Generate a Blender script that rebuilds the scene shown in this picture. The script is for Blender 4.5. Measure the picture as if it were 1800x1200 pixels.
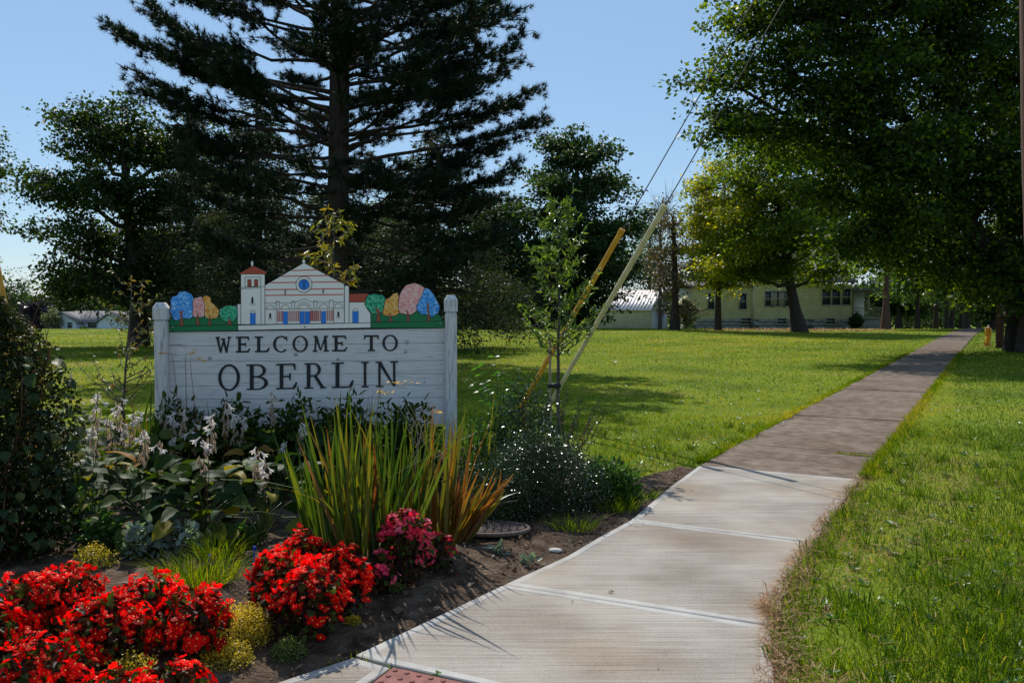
import bpy, bmesh, math, random
import numpy as np
from mathutils import Vector, Matrix
random.seed(7)
RN = np.random.default_rng(11)
for o in list(bpy.data.objects):
    bpy.data.objects.remove(o)
SC = bpy.context.scene
COL = SC.collection
R = math.radians

# ------------------------------------------------------------------ camera
EYE = 1.6
F, CX, CY, HOR = 1500.0, 900.0, 600.0, 541.0        # photo pixels (1800 x 1200)
PITCH = math.atan((CY - HOR) / F)
cam_d = bpy.data.cameras.new('camera')
cam = bpy.data.objects.new('camera', cam_d)
COL.objects.link(cam)
cam.location = (0, 0, EYE)
cam.rotation_euler = (math.pi / 2 - PITCH, 0, 0)
cam_d.sensor_width = 36.0
cam_d.lens = F / 1800.0 * 36.0
cam_d.clip_start = 0.05
cam_d.clip_end = 4000
SC.camera = cam

# ------------------------------------------------------------------ light
SUN_EL = R(46.0)
SH_AZ = math.atan2(0.27, -0.96)                      # horizontal heading of the shadows (x, y)
shx, shy = math.sin(SH_AZ), math.cos(SH_AZ)
w = bpy.data.worlds.new('World')
SC.world = w
w.use_nodes = True
nt = w.node_tree
bg = nt.nodes['Background']
sky = nt.nodes.new('ShaderNodeTexSky')
sky.sky_type = 'NISHITA'
sky.sun_disc = False
sky.sun_elevation = SUN_EL
sky.sun_rotation = math.atan2(-shx, -shy)
sky.altitude = 100
sky.air_density = 1.0
sky.dust_density = 0.1
sky.ozone_density = 1.5
hs = nt.nodes.new('ShaderNodeHueSaturation')
hs.inputs['Saturation'].default_value = 1.22
nt.links.new(sky.outputs[0], hs.inputs['Color'])
mxs = nt.nodes.new('ShaderNodeMix'); mxs.data_type = 'RGBA'; mxs.inputs['Factor'].default_value = 0.38
nt.links.new(hs.outputs[0], mxs.inputs[6]); mxs.inputs[7].default_value = (8.0, 11.8, 16.8, 1)      # thin even blue haze over the whole sky
nt.links.new(mxs.outputs[2], bg.inputs[0])
bg.inputs[1].default_value = 0.068
sun_d = bpy.data.lights.new('sun', 'SUN')
sun = bpy.data.objects.new('sun', sun_d)
COL.objects.link(sun)
sun_d.energy = 4.8
sun_d.angle = R(0.5)
sun_d.color = (1.0, 0.95, 0.86)
ld = Vector((shx * math.cos(SUN_EL), shy * math.cos(SUN_EL), -math.sin(SUN_EL)))
sun.rotation_euler = ld.to_track_quat('-Z', 'Y').to_euler()
sun.location = (-20, 60, 60)
SC.view_settings.view_transform = 'Standard'
SC.view_settings.look = 'None'
SC.view_settings.exposure = 0.15
SC.view_settings.gamma = 1.0
SC.view_settings.use_curve_mapping = False
SC.cycles.max_bounces = 6
SC.cycles.diffuse_bounces = 3
SC.cycles.glossy_bounces = 2
SC.cycles.transmission_bounces = 4
SC.cycles.transparent_max_bounces = 4
SC.cycles.use_denoising = True

# ------------------------------------------------------------------ projection helpers (photo pixel -> world)
cp, sp = math.cos(PITCH), math.sin(PITCH)
def ray(x, y):
    a, b = (x - CX) / F, (CY - y) / F
    return Vector((a, cp + b * sp, -sp + b * cp))
def at(x, y, Y):                                      # point on the pixel's ray at depth Y
    r = ray(x, y)
    t = Y / r.y
    return Vector((r.x * t, Y, EYE + r.z * t))
def G(x, y, z=0.0):                                   # point of the near, level ground
    r = ray(x, y)
    t = (z - EYE) / r.z
    return Vector((r.x * t, r.y * t, z))
def gz(x, y):                                         # the land falls gently away beyond the lawn
    if y <= 60: return 0.0
    d = -(y - 60) * 0.024 * min(1.0, (y - 60) / 40.0 + 0.25)
    if x < -10 and y > 70: d -= min(1.0, (-10 - x) / 40.0) * (y - 70) * 0.009
    return max(d, -6.5)

# ------------------------------------------------------------------ object helpers
def link(o, parent=None):
    COL.objects.link(o)
    if parent is not None: o.parent = parent
    return o
def tag(o, label=None, cat=None, group=None, kind=None):
    if label: o['label'] = label
    if cat: o['category'] = cat
    if group: o['group'] = group
    if kind: o['kind'] = kind
    return o
def empty(name, loc=(0, 0, 0), label=None, cat=None, group=None, kind=None, parent=None, rz=0.0):
    o = bpy.data.objects.new(name, None)
    link(o, parent)
    o.location = loc
    o.rotation_euler = (0, 0, rz)
    o.empty_display_size = 0.2
    return tag(o, label, cat, group, kind)

class Geo:
    def __init__(s):
        s.v = []; s.n = 0; s.f = {}
    def add(s, verts, faces, rnd=0.5, mat=0):
        verts = np.asarray(verts, dtype=np.float32).reshape(-1, 3)
        faces = np.asarray(faces, dtype=np.int64)
        if len(faces) == 0: return
        k = faces.shape[1]
        rn = np.broadcast_to(np.asarray(rnd, dtype=np.float32), (len(faces),))
        mt = np.full(len(faces), mat, dtype=np.int32)
        s.f.setdefault(k, []).append((faces + s.n, rn, mt))
        s.v.append(verts); s.n += len(verts)
    def mesh(s, name, mats, smooth=False):
        me = bpy.data.meshes.new(name)
        if not s.v: return me
        V = np.concatenate(s.v)
        me.vertices.add(len(V)); me.vertices.foreach_set('co', V.ravel())
        li, ls, rn, mt = [], [], [], []
        off = 0
        for k in sorted(s.f):
            fa = np.concatenate([a for a, _, _ in s.f[k]])
            rn.append(np.concatenate([b for _, b, _ in s.f[k]]))
            mt.append(np.concatenate([c for _, _, c in s.f[k]]))
            li.append(fa.ravel()); ls.append(off + np.arange(len(fa)) * k); off += fa.size
        li = np.concatenate(li).astype(np.int32); ls = np.concatenate(ls).astype(np.int32)
        me.loops.add(len(li)); me.loops.foreach_set('vertex_index', li)
        me.polygons.add(len(ls)); me.polygons.foreach_set('loop_start', ls)
        me.polygons.foreach_set('material_index', np.concatenate(mt))
        at_ = me.attributes.new('rnd', 'FLOAT', 'FACE')
        at_.data.foreach_set('value', np.concatenate(rn))
        if smooth: me.polygons.foreach_set('use_smooth', np.ones(len(ls), dtype=bool))
        me.update(calc_edges=True)
        for m in (mats if isinstance(mats, (list, tuple)) else [mats]): me.materials.append(m)
        return me
    def build(s, name, mats, parent=None, smooth=False, kind=None):
        o = bpy.data.objects.new(name, s.mesh(name, mats, smooth))
        link(o, parent)
        if kind: o['kind'] = kind
        return o

def box(g, c, s, rz=0.0, rnd=0.5, mat=0):
    x, y, z = (k / 2.0 for k in s)
    v = np.array([(-x,-y,-z),(x,-y,-z),(x,y,-z),(-x,y,-z),(-x,-y,z),(x,-y,z),(x,y,z),(-x,y,z)])
    ca, sa = math.cos(rz), math.sin(rz)
    v = np.stack([v[:,0]*ca - v[:,1]*sa, v[:,0]*sa + v[:,1]*ca, v[:,2]], 1) + np.array(c)
    g.add(v, [(0,3,2,1),(4,5,6,7),(0,1,5,4),(1,2,6,5),(2,3,7,6),(3,0,4,7)], rnd, mat)

def tube(g, pts, rad, sides=6, cap=True, rnd=0.5, mat=0):
    P = np.array([tuple(p) for p in pts], dtype=float); n = len(P)
    rad = np.broadcast_to(np.asarray(rad, dtype=float), (n,))
    T = np.gradient(P, axis=0); T /= (np.linalg.norm(T, axis=1, keepdims=True) + 1e-9)
    ref = np.array([0., 0., 1.]) if abs(T[:, 2]).mean() < 0.8 else np.array([1., 0., 0.])
    U = np.cross(T, ref); U /= (np.linalg.norm(U, axis=1, keepdims=True) + 1e-9)
    W = np.cross(T, U)
    a = np.linspace(0, 2*math.pi, sides, endpoint=False)
    ring = P[:, None] + rad[:, None, None] * (np.cos(a)[None, :, None] * U[:, None] + np.sin(a)[None, :, None] * W[:, None])
    V = ring.reshape(-1, 3)
    i = np.arange(n - 1)[:, None] * sides; j = np.arange(sides)[None]
    jn = (j + 1) % sides
    fa = np.stack([i + j, i + jn, i + sides + jn, i + sides + j], -1).reshape(-1, 4)
    g.add(V, fa, rnd, mat)
    if cap and sides > 2:
        for k, sgn in ((0, 1), (n - 1, -1)):
            r_ = V[k*sides:(k+1)*sides]
            g.add(r_, [tuple(range(sides))[::-1] if sgn > 0 else tuple(range(sides))], rnd, mat)

def lathe(g, prof, c=(0, 0, 0), sides=16, rnd=0.5, mat=0):
    a = np.linspace(0, 2*math.pi, sides, endpoint=False)
    V = np.array([[(c[0] + r*math.cos(t), c[1] + r*math.sin(t), c[2] + z) for t in a] for r, z in prof]).reshape(-1, 3)
    n = len(prof)
    i = np.arange(n - 1)[:, None] * sides; j = np.arange(sides)[None]; jn = (j + 1) % sides
    g.add(V, np.stack([i + j, i + jn, i + sides + jn, i + sides + j], -1).reshape(-1, 4), rnd, mat)
    g.add(V[(n-1)*sides:], [tuple(range(sides))], rnd, mat)

def prism(g, poly, z0, z1, rnd=0.5, mat=0, top_only=False):
    n = len(poly)
    A = np.array([(p[0], p[1], z1) for p in poly]); B = np.array([(p[0], p[1], z0) for p in poly])
    g.add(A, [tuple(range(n))], rnd, mat)
    if not top_only:
        V = np.concatenate([A, B])
        g.add(V, [(i, n + i, n + (i + 1) % n, (i + 1) % n) for i in range(n)], rnd, mat)

def ccw(poly):
    a = sum(poly[i][0]*poly[(i+1) % len(poly)][1] - poly[(i+1) % len(poly)][0]*poly[i][1] for i in range(len(poly)))
    return list(poly) if a > 0 else list(poly)[::-1]
def offset_poly(poly, d):                              # d > 0 shrinks a ccw polygon
    poly = ccw(poly); n = len(poly); out = []
    for i in range(n):
        p0, p1, p2 = (np.array(poly[(i + k) % n][:2], dtype=float) for k in (-1, 0, 1))
        e1 = p1 - p0; e2 = p2 - p1
        e1 /= np.linalg.norm(e1) + 1e-9; e2 /= np.linalg.norm(e2) + 1e-9
        n1 = np.array([-e1[1], e1[0]]); n2 = np.array([-e2[1], e2[0]])
        m = n1 + n2; l = np.linalg.norm(m)
        m = m / l if l > 1e-6 else n1
        k = d / max(0.45, float(np.dot(m, n1)))
        out.append(tuple(p1 + m * k))
    return out
def in_poly(X, Y, poly):
    res = np.zeros(X.shape, dtype=bool); n = len(poly)
    for i in range(n):
        x1, y1 = poly[i][:2]; x2, y2 = poly[(i + 1) % n][:2]
        if y1 == y2: continue
        c = ((Y >= y1) != (Y >= y2)) & (X < (x2 - x1) * (Y - y1) / (y2 - y1) + x1)
        res ^= c
    return res

def wiggle(X, Y, s, k=0):                              # cheap smooth field, about -1..1
    return (np.sin(X*s*1.3 + 1.7 + k) * np.cos(Y*s*0.9 - 0.6 + k*2) + 0.6*np.sin(X*s*2.7 - Y*s*2.1 + k) + 0.4*np.cos(X*s*5.1 + Y*s*4.3 + 2*k)) / 2.0

# ------------------------------------------------------------------ materials
def mat(name, col, rough=0.7, spec=0.4, metal=0.0):
    m = bpy.data.materials.new(name); m.use_nodes = True
    b = m.node_tree.nodes['Principled BSDF']
    b.inputs['Base Color'].default_value = (*col, 1)
    b.inputs['Roughness'].default_value = rough
    b.inputs['Specular IOR Level'].default_value = spec
    b.inputs['Metallic'].default_value = metal
    return m
def ramp(nt, stops):
    r = nt.nodes.new('ShaderNodeValToRGB')
    e = r.color_ramp.elements
    e[0].position, e[0].color = stops[0][0], (*stops[0][1], 1)
    e[1].position, e[1].color = stops[-1][0], (*stops[-1][1], 1)
    for p, c in stops[1:-1]:
        k = e.new(p); k.color = (*c, 1)
    return r
def noisemat(name, stops, scale=8.0, rough=0.8, bump=0.3, bdist=0.01, vec=(1, 1, 1), detail=6, spec=0.3, bscale=None, dist=0.0, rotz=0.0):
    m = bpy.data.materials.new(name); m.use_nodes = True
    t = m.node_tree; b = t.nodes['Principled BSDF']
    tc = t.nodes.new('ShaderNodeTexCoord'); mp = t.nodes.new('ShaderNodeMapping')
    mp.inputs['Scale'].default_value = vec; mp.inputs['Rotation'].default_value = (0, 0, rotz)
    t.links.new(tc.outputs['Object'], mp.inputs[0])
    n = t.nodes.new('ShaderNodeTexNoise'); n.inputs['Scale'].default_value = scale; n.inputs['Detail'].default_value = detail
    n.inputs['Distortion'].default_value = dist
    t.links.new(mp.outputs[0], n.inputs['Vector'])
    r = ramp(t, stops); t.links.new(n.outputs['Fac'], r.inputs[0]); t.links.new(r.outputs[0], b.inputs['Base Color'])
    b.inputs['Roughness'].default_value = rough; b.inputs['Specular IOR Level'].default_value = spec
    if bump:
        n2 = n
        if bscale:
            n2 = t.nodes.new('ShaderNodeTexNoise'); n2.inputs['Scale'].default_value = bscale; n2.inputs['Detail'].default_value = 4
            t.links.new(mp.outputs[0], n2.inputs['Vector'])
        bu = t.nodes.new('ShaderNodeBump'); bu.inputs['Strength'].default_value = bump; bu.inputs['Distance'].default_value = bdist
        t.links.new(n2.outputs['Fac'], bu.inputs['Height']); t.links.new(bu.outputs[0], b.inputs['Normal'])
    return m
def leafmat(name, stops, trans=0.35, tmul=(1.6, 1.8, 0.8), rough=0.45, spec=0.5, src='attr'):
    """leaf: reflects its own colour, lets a yellower light through; stops run over a per-leaf random number"""
    m = bpy.data.materials.new(name); m.use_nodes = True
    t = m.node_tree; b = t.nodes['Principled BSDF']; out = t.nodes['Material Output']
    if src == 'attr':
        a = t.nodes.new('ShaderNodeAttribute'); a.attribute_name = 'rnd'; s = a.outputs['Fac']
    else:
        a = t.nodes.new('ShaderNodeObjectInfo'); s = a.outputs['Random']
    r = ramp(t, stops); t.links.new(s, r.inputs[0])
    t.links.new(r.outputs[0], b.inputs['Base Color'])
    b.inputs['Roughness'].default_value = rough; b.inputs['Specular IOR Level'].default_value = spec
    mu = t.nodes.new('ShaderNodeMix'); mu.data_type = 'RGBA'; mu.blend_type = 'MULTIPLY'; mu.inputs['Factor'].default_value = 1
    t.links.new(r.outputs[0], mu.inputs[6]); mu.inputs[7].default_value = (*tmul, 1)
    tr = t.nodes.new('ShaderNodeBsdfTranslucent'); t.links.new(mu.outputs[2], tr.inputs[0])
    mx = t.nodes.new('ShaderNodeMixShader'); mx.inputs[0].default_value = trans
    t.links.new(b.outputs[0], mx.inputs[1]); t.links.new(tr.outputs[0], mx.inputs[2]); t.links.new(mx.outputs[0], out.inputs[0])
    return m

# ------------------------------------------------------------------ vegetation helpers
def unit(v):
    return v / (np.linalg.norm(v, axis=-1, keepdims=True) + 1e-9)
def leaves(g, pos, d, nrm, L, W, rnd, mat=0, fold=0.15, six=False):
    """leaf faces: pos base, d direction, nrm face normal, L length, W width"""
    N = len(pos); d = unit(d); s = unit(np.cross(d, nrm)); u = np.cross(s, d)
    L = np.broadcast_to(L, (N,))[:, None]; W = np.broadcast_to(W, (N,))[:, None]
    if not six:
        V = np.stack([pos, pos + d*L*0.45 + s*W*0.5 + u*W*fold, pos + d*L, pos + d*L*0.45 - s*W*0.5 + u*W*fold], 1)
        fa = np.arange(N)[:, None]*4 + np.array([0, 1, 2, 3])
        g.add(V.reshape(-1, 3), fa, rnd, mat)
    else:
        V = np.stack([pos, pos + d*L*0.28 + s*W*0.46 + u*W*fold, pos + d*L*0.68 + s*W*0.36 + u*W*fold*.6, pos + d*L - u*L*.08,
                      pos + d*L*0.68 - s*W*0.36 + u*W*fold*.6, pos + d*L*0.28 - s*W*0.46 + u*W*fold, ], 1)
        b = np.arange(N)[:, None]*6
        rr = np.broadcast_to(rnd, (N,))
        fa = np.concatenate([b + np.array([0, 1, 2, 3]), b + np.array([0, 3, 4, 5])])
        g.add(V.reshape(-1, 3), fa, np.concatenate([rr, rr]), mat)
def blades(g, base, h, wd, lean, rnd, mat=0, segs=2, droop=0.35):
    """grass blades: base (N,3), lean horizontal vector (N,2) at the tip"""
    N = len(base); h = np.broadcast_to(h, (N,)); wd = np.broadcast_to(wd, (N,))
    a = RN.uniform(0, math.pi, N); sx = np.stack([np.cos(a), np.sin(a), np.zeros(N)], 1) * (wd/2)[:, None]
    ln = np.concatenate([lean, np.zeros((N, 1))], 1); up = np.array([0, 0, 1.0])
    if segs == 1:
        V = np.stack([base - sx, base + sx, base + ln + up*h[:, None]], 1)
        g.add(V.reshape(-1, 3), np.arange(N)[:, None]*3 + np.array([0, 1, 2]), rnd, mat); return
    mid = base + ln*0.35 + up*(h*0.6)[:, None]
    tip = base + ln + up*(h*(1 - droop*RN.random(N)))[:, None]
    V = np.stack([base - sx, base + sx, mid + sx*0.8, mid - sx*0.8, tip], 1).reshape(-1, 3)
    b = np.arange(N)[:, None]*5
    g.add(V, b + np.array([0, 1, 2, 3]), rnd, mat)
    g.v.append(np.zeros((0, 3), dtype=np.float32))
    fa = b + np.array([3, 2, 4]) + (g.n - len(V))
    g.f.setdefault(3, []).append((fa, np.broadcast_to(np.asarray(rnd, dtype=np.float32), (N,)), np.full(N, mat, dtype=np.int32)))
# ================================================================== SETTING
M = {}
M['lawn_soil'] = noisemat('lawn_soil', [(0.3, (0.075, 0.100, 0.008)), (0.45, (0.12, 0.165, 0.010)), (0.58, (0.16, 0.19, 0.012)), (0.72, (0.22, 0.175, 0.05))], scale=0.35, detail=9, rough=0.95, bump=0.7, bdist=0.04, bscale=14, spec=0.1)
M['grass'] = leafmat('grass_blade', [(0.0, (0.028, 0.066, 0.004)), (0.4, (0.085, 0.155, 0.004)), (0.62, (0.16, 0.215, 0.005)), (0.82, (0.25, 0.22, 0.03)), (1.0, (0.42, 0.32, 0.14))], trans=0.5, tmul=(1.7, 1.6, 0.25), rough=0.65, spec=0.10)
M['dry'] = leafmat('dry_grass', [(0.0, (0.16, 0.07, 0.035)), (0.5, (0.38, 0.21, 0.12)), (1.0, (0.62, 0.45, 0.28))], trans=0.25, tmul=(1.2, 1, 0.8), rough=0.8, spec=0.1)
M['bed'] = noisemat('garden_soil', [(0.3, (0.035, 0.022, 0.014)), (0.5, (0.085, 0.056, 0.038)), (0.72, (0.16, 0.115, 0.08))], scale=9, detail=10, rough=0.95, bump=1.0, bdist=0.03, bscale=45, spec=0.1)

# path geometry, read off the photograph and laid on the level ground
U = np.array([849 / F, 1.0]); U /= np.linalg.norm(U)          # heading of the sidewalk
def gp(x, y):
    p = G(x, y, 0.03); return (p.x, p.y)
L0, R0 = gp(1229, 817), gp(1512, 842)
J1 = gp(1106, 914), gp(1433, 953)
J2 = gp(885, 1026), gp(1358, 1099)
J3 = gp(622, 1150), gp(1374, 1322)
left_new = [gp(500, 1193), gp(622, 1143), gp(767, 1082), gp(885, 1026), gp(996, 976), gp(1106, 914), gp(1229, 817)]
slab_a = [R0, L0, gp(1175, 856), J1[0], J1[1], gp(1475, 890)]
slab_b = [J1[1], J1[0], gp(1050, 944), gp(996, 976), J2[0], J2[1], gp(1396, 1007)]
slab_c = [J2[1], J2[0], gp(767, 1082), J3[0], gp(690, 1168), gp(833, 1199), J3[1], gp(1363, 1200)]
pad_c = [gp(690, 1171), gp(833, 1202), gp(1100, 1262), gp(1010, 1420), gp(520, 1300), gp(655, 1198)]
ramp_l = [gp(622, 1153), gp(688, 1172), gp(652, 1198), gp(515, 1300), gp(420, 1380), gp(-80, 1400), gp(300, 1270), gp(430, 1218), gp(500, 1193)]
ramp_r = [gp(1104, 1264), J3[1], gp(1390, 1480), gp(1014, 1424)]
ROT = -math.atan2(U[0], U[1])
def concrete(name, dark, mid, light, broom=True):
    m = bpy.data.materials.new(name); m.use_nodes = True
    t = m.node_tree; b = t.nodes['Principled BSDF']
    tc = t.nodes.new('ShaderNodeTexCoord')
    mp = t.nodes.new('ShaderNodeMapping'); mp.inputs['Rotation'].default_value = (0, 0, -ROT)
    mp.inputs['Scale'].default_value = (1.2, 110, 1) if broom else (6, 6, 6)
    t.links.new(tc.outputs['Object'], mp.inputs[0])
    n1 = t.nodes.new('ShaderNodeTexNoise'); n1.inputs['Scale'].default_value = 1.0; n1.inputs['Detail'].default_value = 6
    n1.inputs['Roughness'].default_value = .65
    t.links.new(mp.outputs[0], n1.inputs['Vector'])
    n2 = t.nodes.new('ShaderNodeTexNoise'); n2.inputs['Scale'].default_value = 1.3; n2.inputs['Detail'].default_value = 7
    t.links.new(tc.outputs['Object'], n2.inputs['Vector'])
    n3 = t.nodes.new('ShaderNodeTexNoise'); n3.inputs['Scale'].default_value = 160; n3.inputs['Detail'].default_value = 3
    t.links.new(tc.outputs['Object'], n3.inputs['Vector'])
    r = ramp(t, [(0.40, dark), (0.5, mid), (0.62, light)] if 'weath' not in name else [(0.46, dark), (0.58, mid), (0.74, light)])
    mix = t.nodes.new('ShaderNodeMath'); mix.operation = 'MULTIPLY_ADD'
    a = t.nodes.new('ShaderNodeMath'); a.operation = 'MULTIPLY_ADD'
    t.links.new(n1.outputs['Fac'], a.inputs[0]); a.inputs[1].default_value = 0.5 if broom else 0.5
    t.links.new(n2.outputs['Fac'], mix.inputs[0]); mix.inputs[1].default_value = 0.36 if (broom or 'old' not in name and 'weath' not in name) else 0.22; mix.inputs[2].default_value = 0.0
    t.links.new(mix.outputs[0], a.inputs[2])
    a2 = t.nodes.new('ShaderNodeMath'); a2.operation = 'MULTIPLY_ADD'
    t.links.new(n3.outputs['Fac'], a2.inputs[0]); a2.inputs[1].default_value = 0.22 if 'weath' not in name else 0.5; t.links.new(a.outputs[0], a2.inputs[2])
    t.links.new(a2.outputs[0], r.inputs[0])
    # tan water stains
    n4 = t.nodes.new('ShaderNodeTexNoise'); n4.inputs['Scale'].default_value = 0.75; n4.inputs['Detail'].default_value = 5
    t.links.new(tc.outputs['Object'], n4.inputs['Vector'])
    r4 = ramp(t, [(0.48, (1, 1, 1)), (0.66, (0.93, 0.82, 0.69) if broom else (0.75, .68, .62))])
    t.links.new(n4.outputs['Fac'], r4.inputs[0])
    mu = t.nodes.new('ShaderNodeMix'); mu.data_type = 'RGBA'; mu.blend_type = 'MULTIPLY'; mu.inputs['Factor'].default_value = 1
    t.links.new(r.outputs[0], mu.inputs[6]); t.links.new(r4.outputs[0], mu.inputs[7])
    t.links.new(mu.outputs[2], b.inputs['Base Color'])
    b.inputs['Roughness'].default_value = 0.9; b.inputs['Specular IOR Level'].default_value = 0.15
    bu = t.nodes.new('ShaderNodeBump'); bu.inputs['Strength'].default_value = 0.5; bu.inputs['Distance'].default_value = 0.004
    t.links.new(a2.outputs[0], bu.inputs['Height']); t.links.new(bu.outputs[0], b.inputs['Normal'])
    return m
M['conc'] = concrete('broomed_concrete', (0.14, 0.115, 0.095), (0.250, 0.217, 0.185), (0.39, 0.355, 0.31))
M['conc_edge'] = concrete('smooth_concrete_edge', (0.29, 0.27, 0.245), (0.37, 0.35, 0.325), (0.44, 0.42, 0.39), broom=False)
M['conc_old'] = concrete('weathered_concrete', (0.070, 0.048, 0.033), (0.132, 0.097, 0.072), (0.25, 0.195, 0.155), broom=False)

def slab(poly, parent, mats, z=0.03, margin=0.055, gap=0.0065, bottom=-0.08, zf=None):
    g = Geo(); p0 = offset_poly(poly, gap)
    zz = (lambda p: z) if zf is None else (lambda p: zf(p) + z)
    p1 = offset_poly(poly, gap + 0.005)
    n = len(p0)
    rings = [[(p[0], p[1], zz(p) - z + bottom) for p in p0], [(p[0], p[1], zz(p) - 0.005) for p in p0], [(p[0], p[1], zz(p)) for p in p1]]
    if margin:
        p2 = offset_poly(poly, margin); p3 = offset_poly(poly, margin + 0.004)
        rings += [[(p[0], p[1], zz(p)) for p in p2], [(p[0], p[1], zz(p) - 0.003) for p in p3]]
    for k in range(len(rings) - 1):
        V = np.array(rings[k] + rings[k+1])
        g.add(V, [(i, (i+1) % n, n + (i+1) % n, n + i) for i in range(n)], 0.5, 1 if margin else 0)
    g.add(np.array(rings[-1]), [tuple(range(n))], 0.5, 0)
    return g.build('slab', mats, parent)
walk = empty('sidewalk', (0, 0, 0), 'new pale broomed concrete sidewalk beside the flower bed', kind='structure')
for p in (slab_a, slab_b, slab_c, ramp_l, ramp_r):
    slab(p, walk, [M['conc'], M['conc_edge']])
# brick-red tactile panel with truncated domes
M['tactile'] = noisemat('tactile_red', [(0.3, (0.13, 0.035, 0.028)), (0.7, (0.24, 0.075, 0.06))], scale=20, rough=0.75, bump=0.3, bdist=0.002, bscale=120)
g = Geo(); pad = offset_poly(pad_c, 0.008)
prism(g, pad, -0.05, 0.032)
tp = g.build('tactile_panel', M['tactile'], walk)
tp['label'] = 'brick red panel of raised domes at the foot of the path'
gd = Geo(); lathe(gd, [(0.0125, 0), (0.0115, 0.003), (0.008, 0.005), (0.004, 0.0055)], sides=10)
dm = gd.mesh('dome', M['tactile'], True)
pa = np.array(gp(690, 1171)); e1 = np.array(gp(833, 1202)) - pa; e1 /= np.linalg.norm(e1)
e2 = np.array(gp(655, 1198)) - pa; e2 /= np.linalg.norm(e2)
pin = offset_poly(pad_c, 0.03)
for i in range(30):
    for j in range(16):
        q = pa + e1*(0.035 + 0.06*i) + e2*(0.035 + 0.06*j)
        if in_poly(np.array([q[0]]), np.array([q[1]]), pin)[0]:
            d = bpy.data.objects.new('dome', dm); link(d, tp); d.location = (q[0], q[1], 0.032)
# old brown sidewalk, slab by slab to the horizon
N_ = np.array([U[1], -U[0]])
s0 = np.dot(np.array(L0), U)
tL = [np.dot(np.array(gp(*p)), N_) for p in ((1262, 800), (1391, 727), (1489, 678), (1596, 622))]
tR = [np.dot(np.array(gp(*p)), N_) for p in ((1549, 800), (1595.6, 729), (1640, 680), (1693, 613))]
TL, TR = float(np.mean(tL)), float(np.mean(tR))
old = empty('old_sidewalk', (0, 0, 0), 'weathered brown concrete sidewalk running away under the trees', kind='structure')
def slide(s):                                           # the far path swings a little to the right
    return 0.0 if s < 45 else (s - 45)**2 * 0.0004
s = s0 + 0.02; k = 0
while s < 200:
    L = 1.55 if s < 70 else 6.0
    if s - s0 < 0.1:
        lo = [np.array(L0) + U*0.01, np.array(R0) + U*0.01]
    else:
        lo = [U*s + N_*(TL + slide(s)), U*s + N_*(TR + slide(s))]
    hi = [U*(s+L) + N_*(TL + slide(s+L)), U*(s+L) + N_*(TR + slide(s+L))]
    poly = [tuple(lo[0]), tuple(lo[1]), tuple(hi[1]), tuple(hi[0])]
    slab(poly, old, [M['conc_old']], z=0.026 + 0.006*math.sin(k*2.3), margin=0, gap=0.007, zf=(lambda p: gz(p[0], p[1])))
    s += L; k += 1

# garden bed
bed_px = [(500, 1196), (622, 1146), (767, 1085), (885, 1029), (996, 979), (1106, 917), (1229, 819), (1195, 815), (1120, 836), (1060, 830), (1000, 790), (900, 768), (780, 790), (620, 770), (420, 770), (240, 775), (130, 765), (-60, 760), (-900, 840), (-900, 1250), (-200, 1400), (200, 1320)]
bed = [gp(*p) for p in bed_px]
NOGRASS = [bed, slab_a, slab_b, slab_c, pad_c, ramp_l, ramp_r]
def poly_dist(X, Y, poly):
    D = np.full(X.shape, 1e9); n = len(poly)
    for i in range(n):
        a = np.array(poly[i][:2]); b = np.array(poly[(i+1) % n][:2]); ab = b - a
        t = np.clip(((X - a[0])*ab[0] + (Y - a[1])*ab[1]) / (ab @ ab + 1e-9), 0, 1)
        D = np.minimum(D, np.hypot(X - a[0] - t*ab[0], Y - a[1] - t*ab[1]))
    return D
def bed_h(X, Y):
    d = np.clip(poly_dist(X, Y, bed) / 0.5, 0, 1)
    return 0.010 + d*(0.05 + 0.022*wiggle(X, Y, 3.1) + 0.012*wiggle(X, Y, 9.0, 2)) + 0.005*wiggle(X, Y, 30.0, 1)
def bh(x, y):
    return float(bed_h(np.array([x]), np.array([y]))[0])
g = Geo(); st = 0.045
bx = np.array(bed)
nx = int((bx[:,0].max() - bx[:,0].min())/st) + 2; ny = int((bx[:,1].max() - bx[:,1].min())/st) + 2
X, Y = np.meshgrid(bx[:,0].min() + np.arange(nx)*st, bx[:,1].min() + np.arange(ny)*st)
ins = in_poly(X, Y, bed) | (poly_dist(X, Y, bed) < 0.03)
Z = bed_h(X, Y) + RN.normal(0, 0.0035, X.shape)
Z = np.where(in_poly(X, Y, bed), Z, -0.03)
V = np.stack([X, Y, Z], -1).reshape(-1, 3)
i, j = np.meshgrid(np.arange(ny-1), np.arange(nx-1), indexing='ij')
q = np.stack([i*nx + j, i*nx + j + 1, (i+1)*nx + j + 1, (i+1)*nx + j], -1).reshape(-1, 4)
keep = ins.reshape(-1)[q].all(1)
g.add(V, q[keep])
tag(g.build('flower_bed_soil', M['bed'], smooth=True), 'dark brown soil of the flower bed along the sidewalk', kind='structure')

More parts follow.
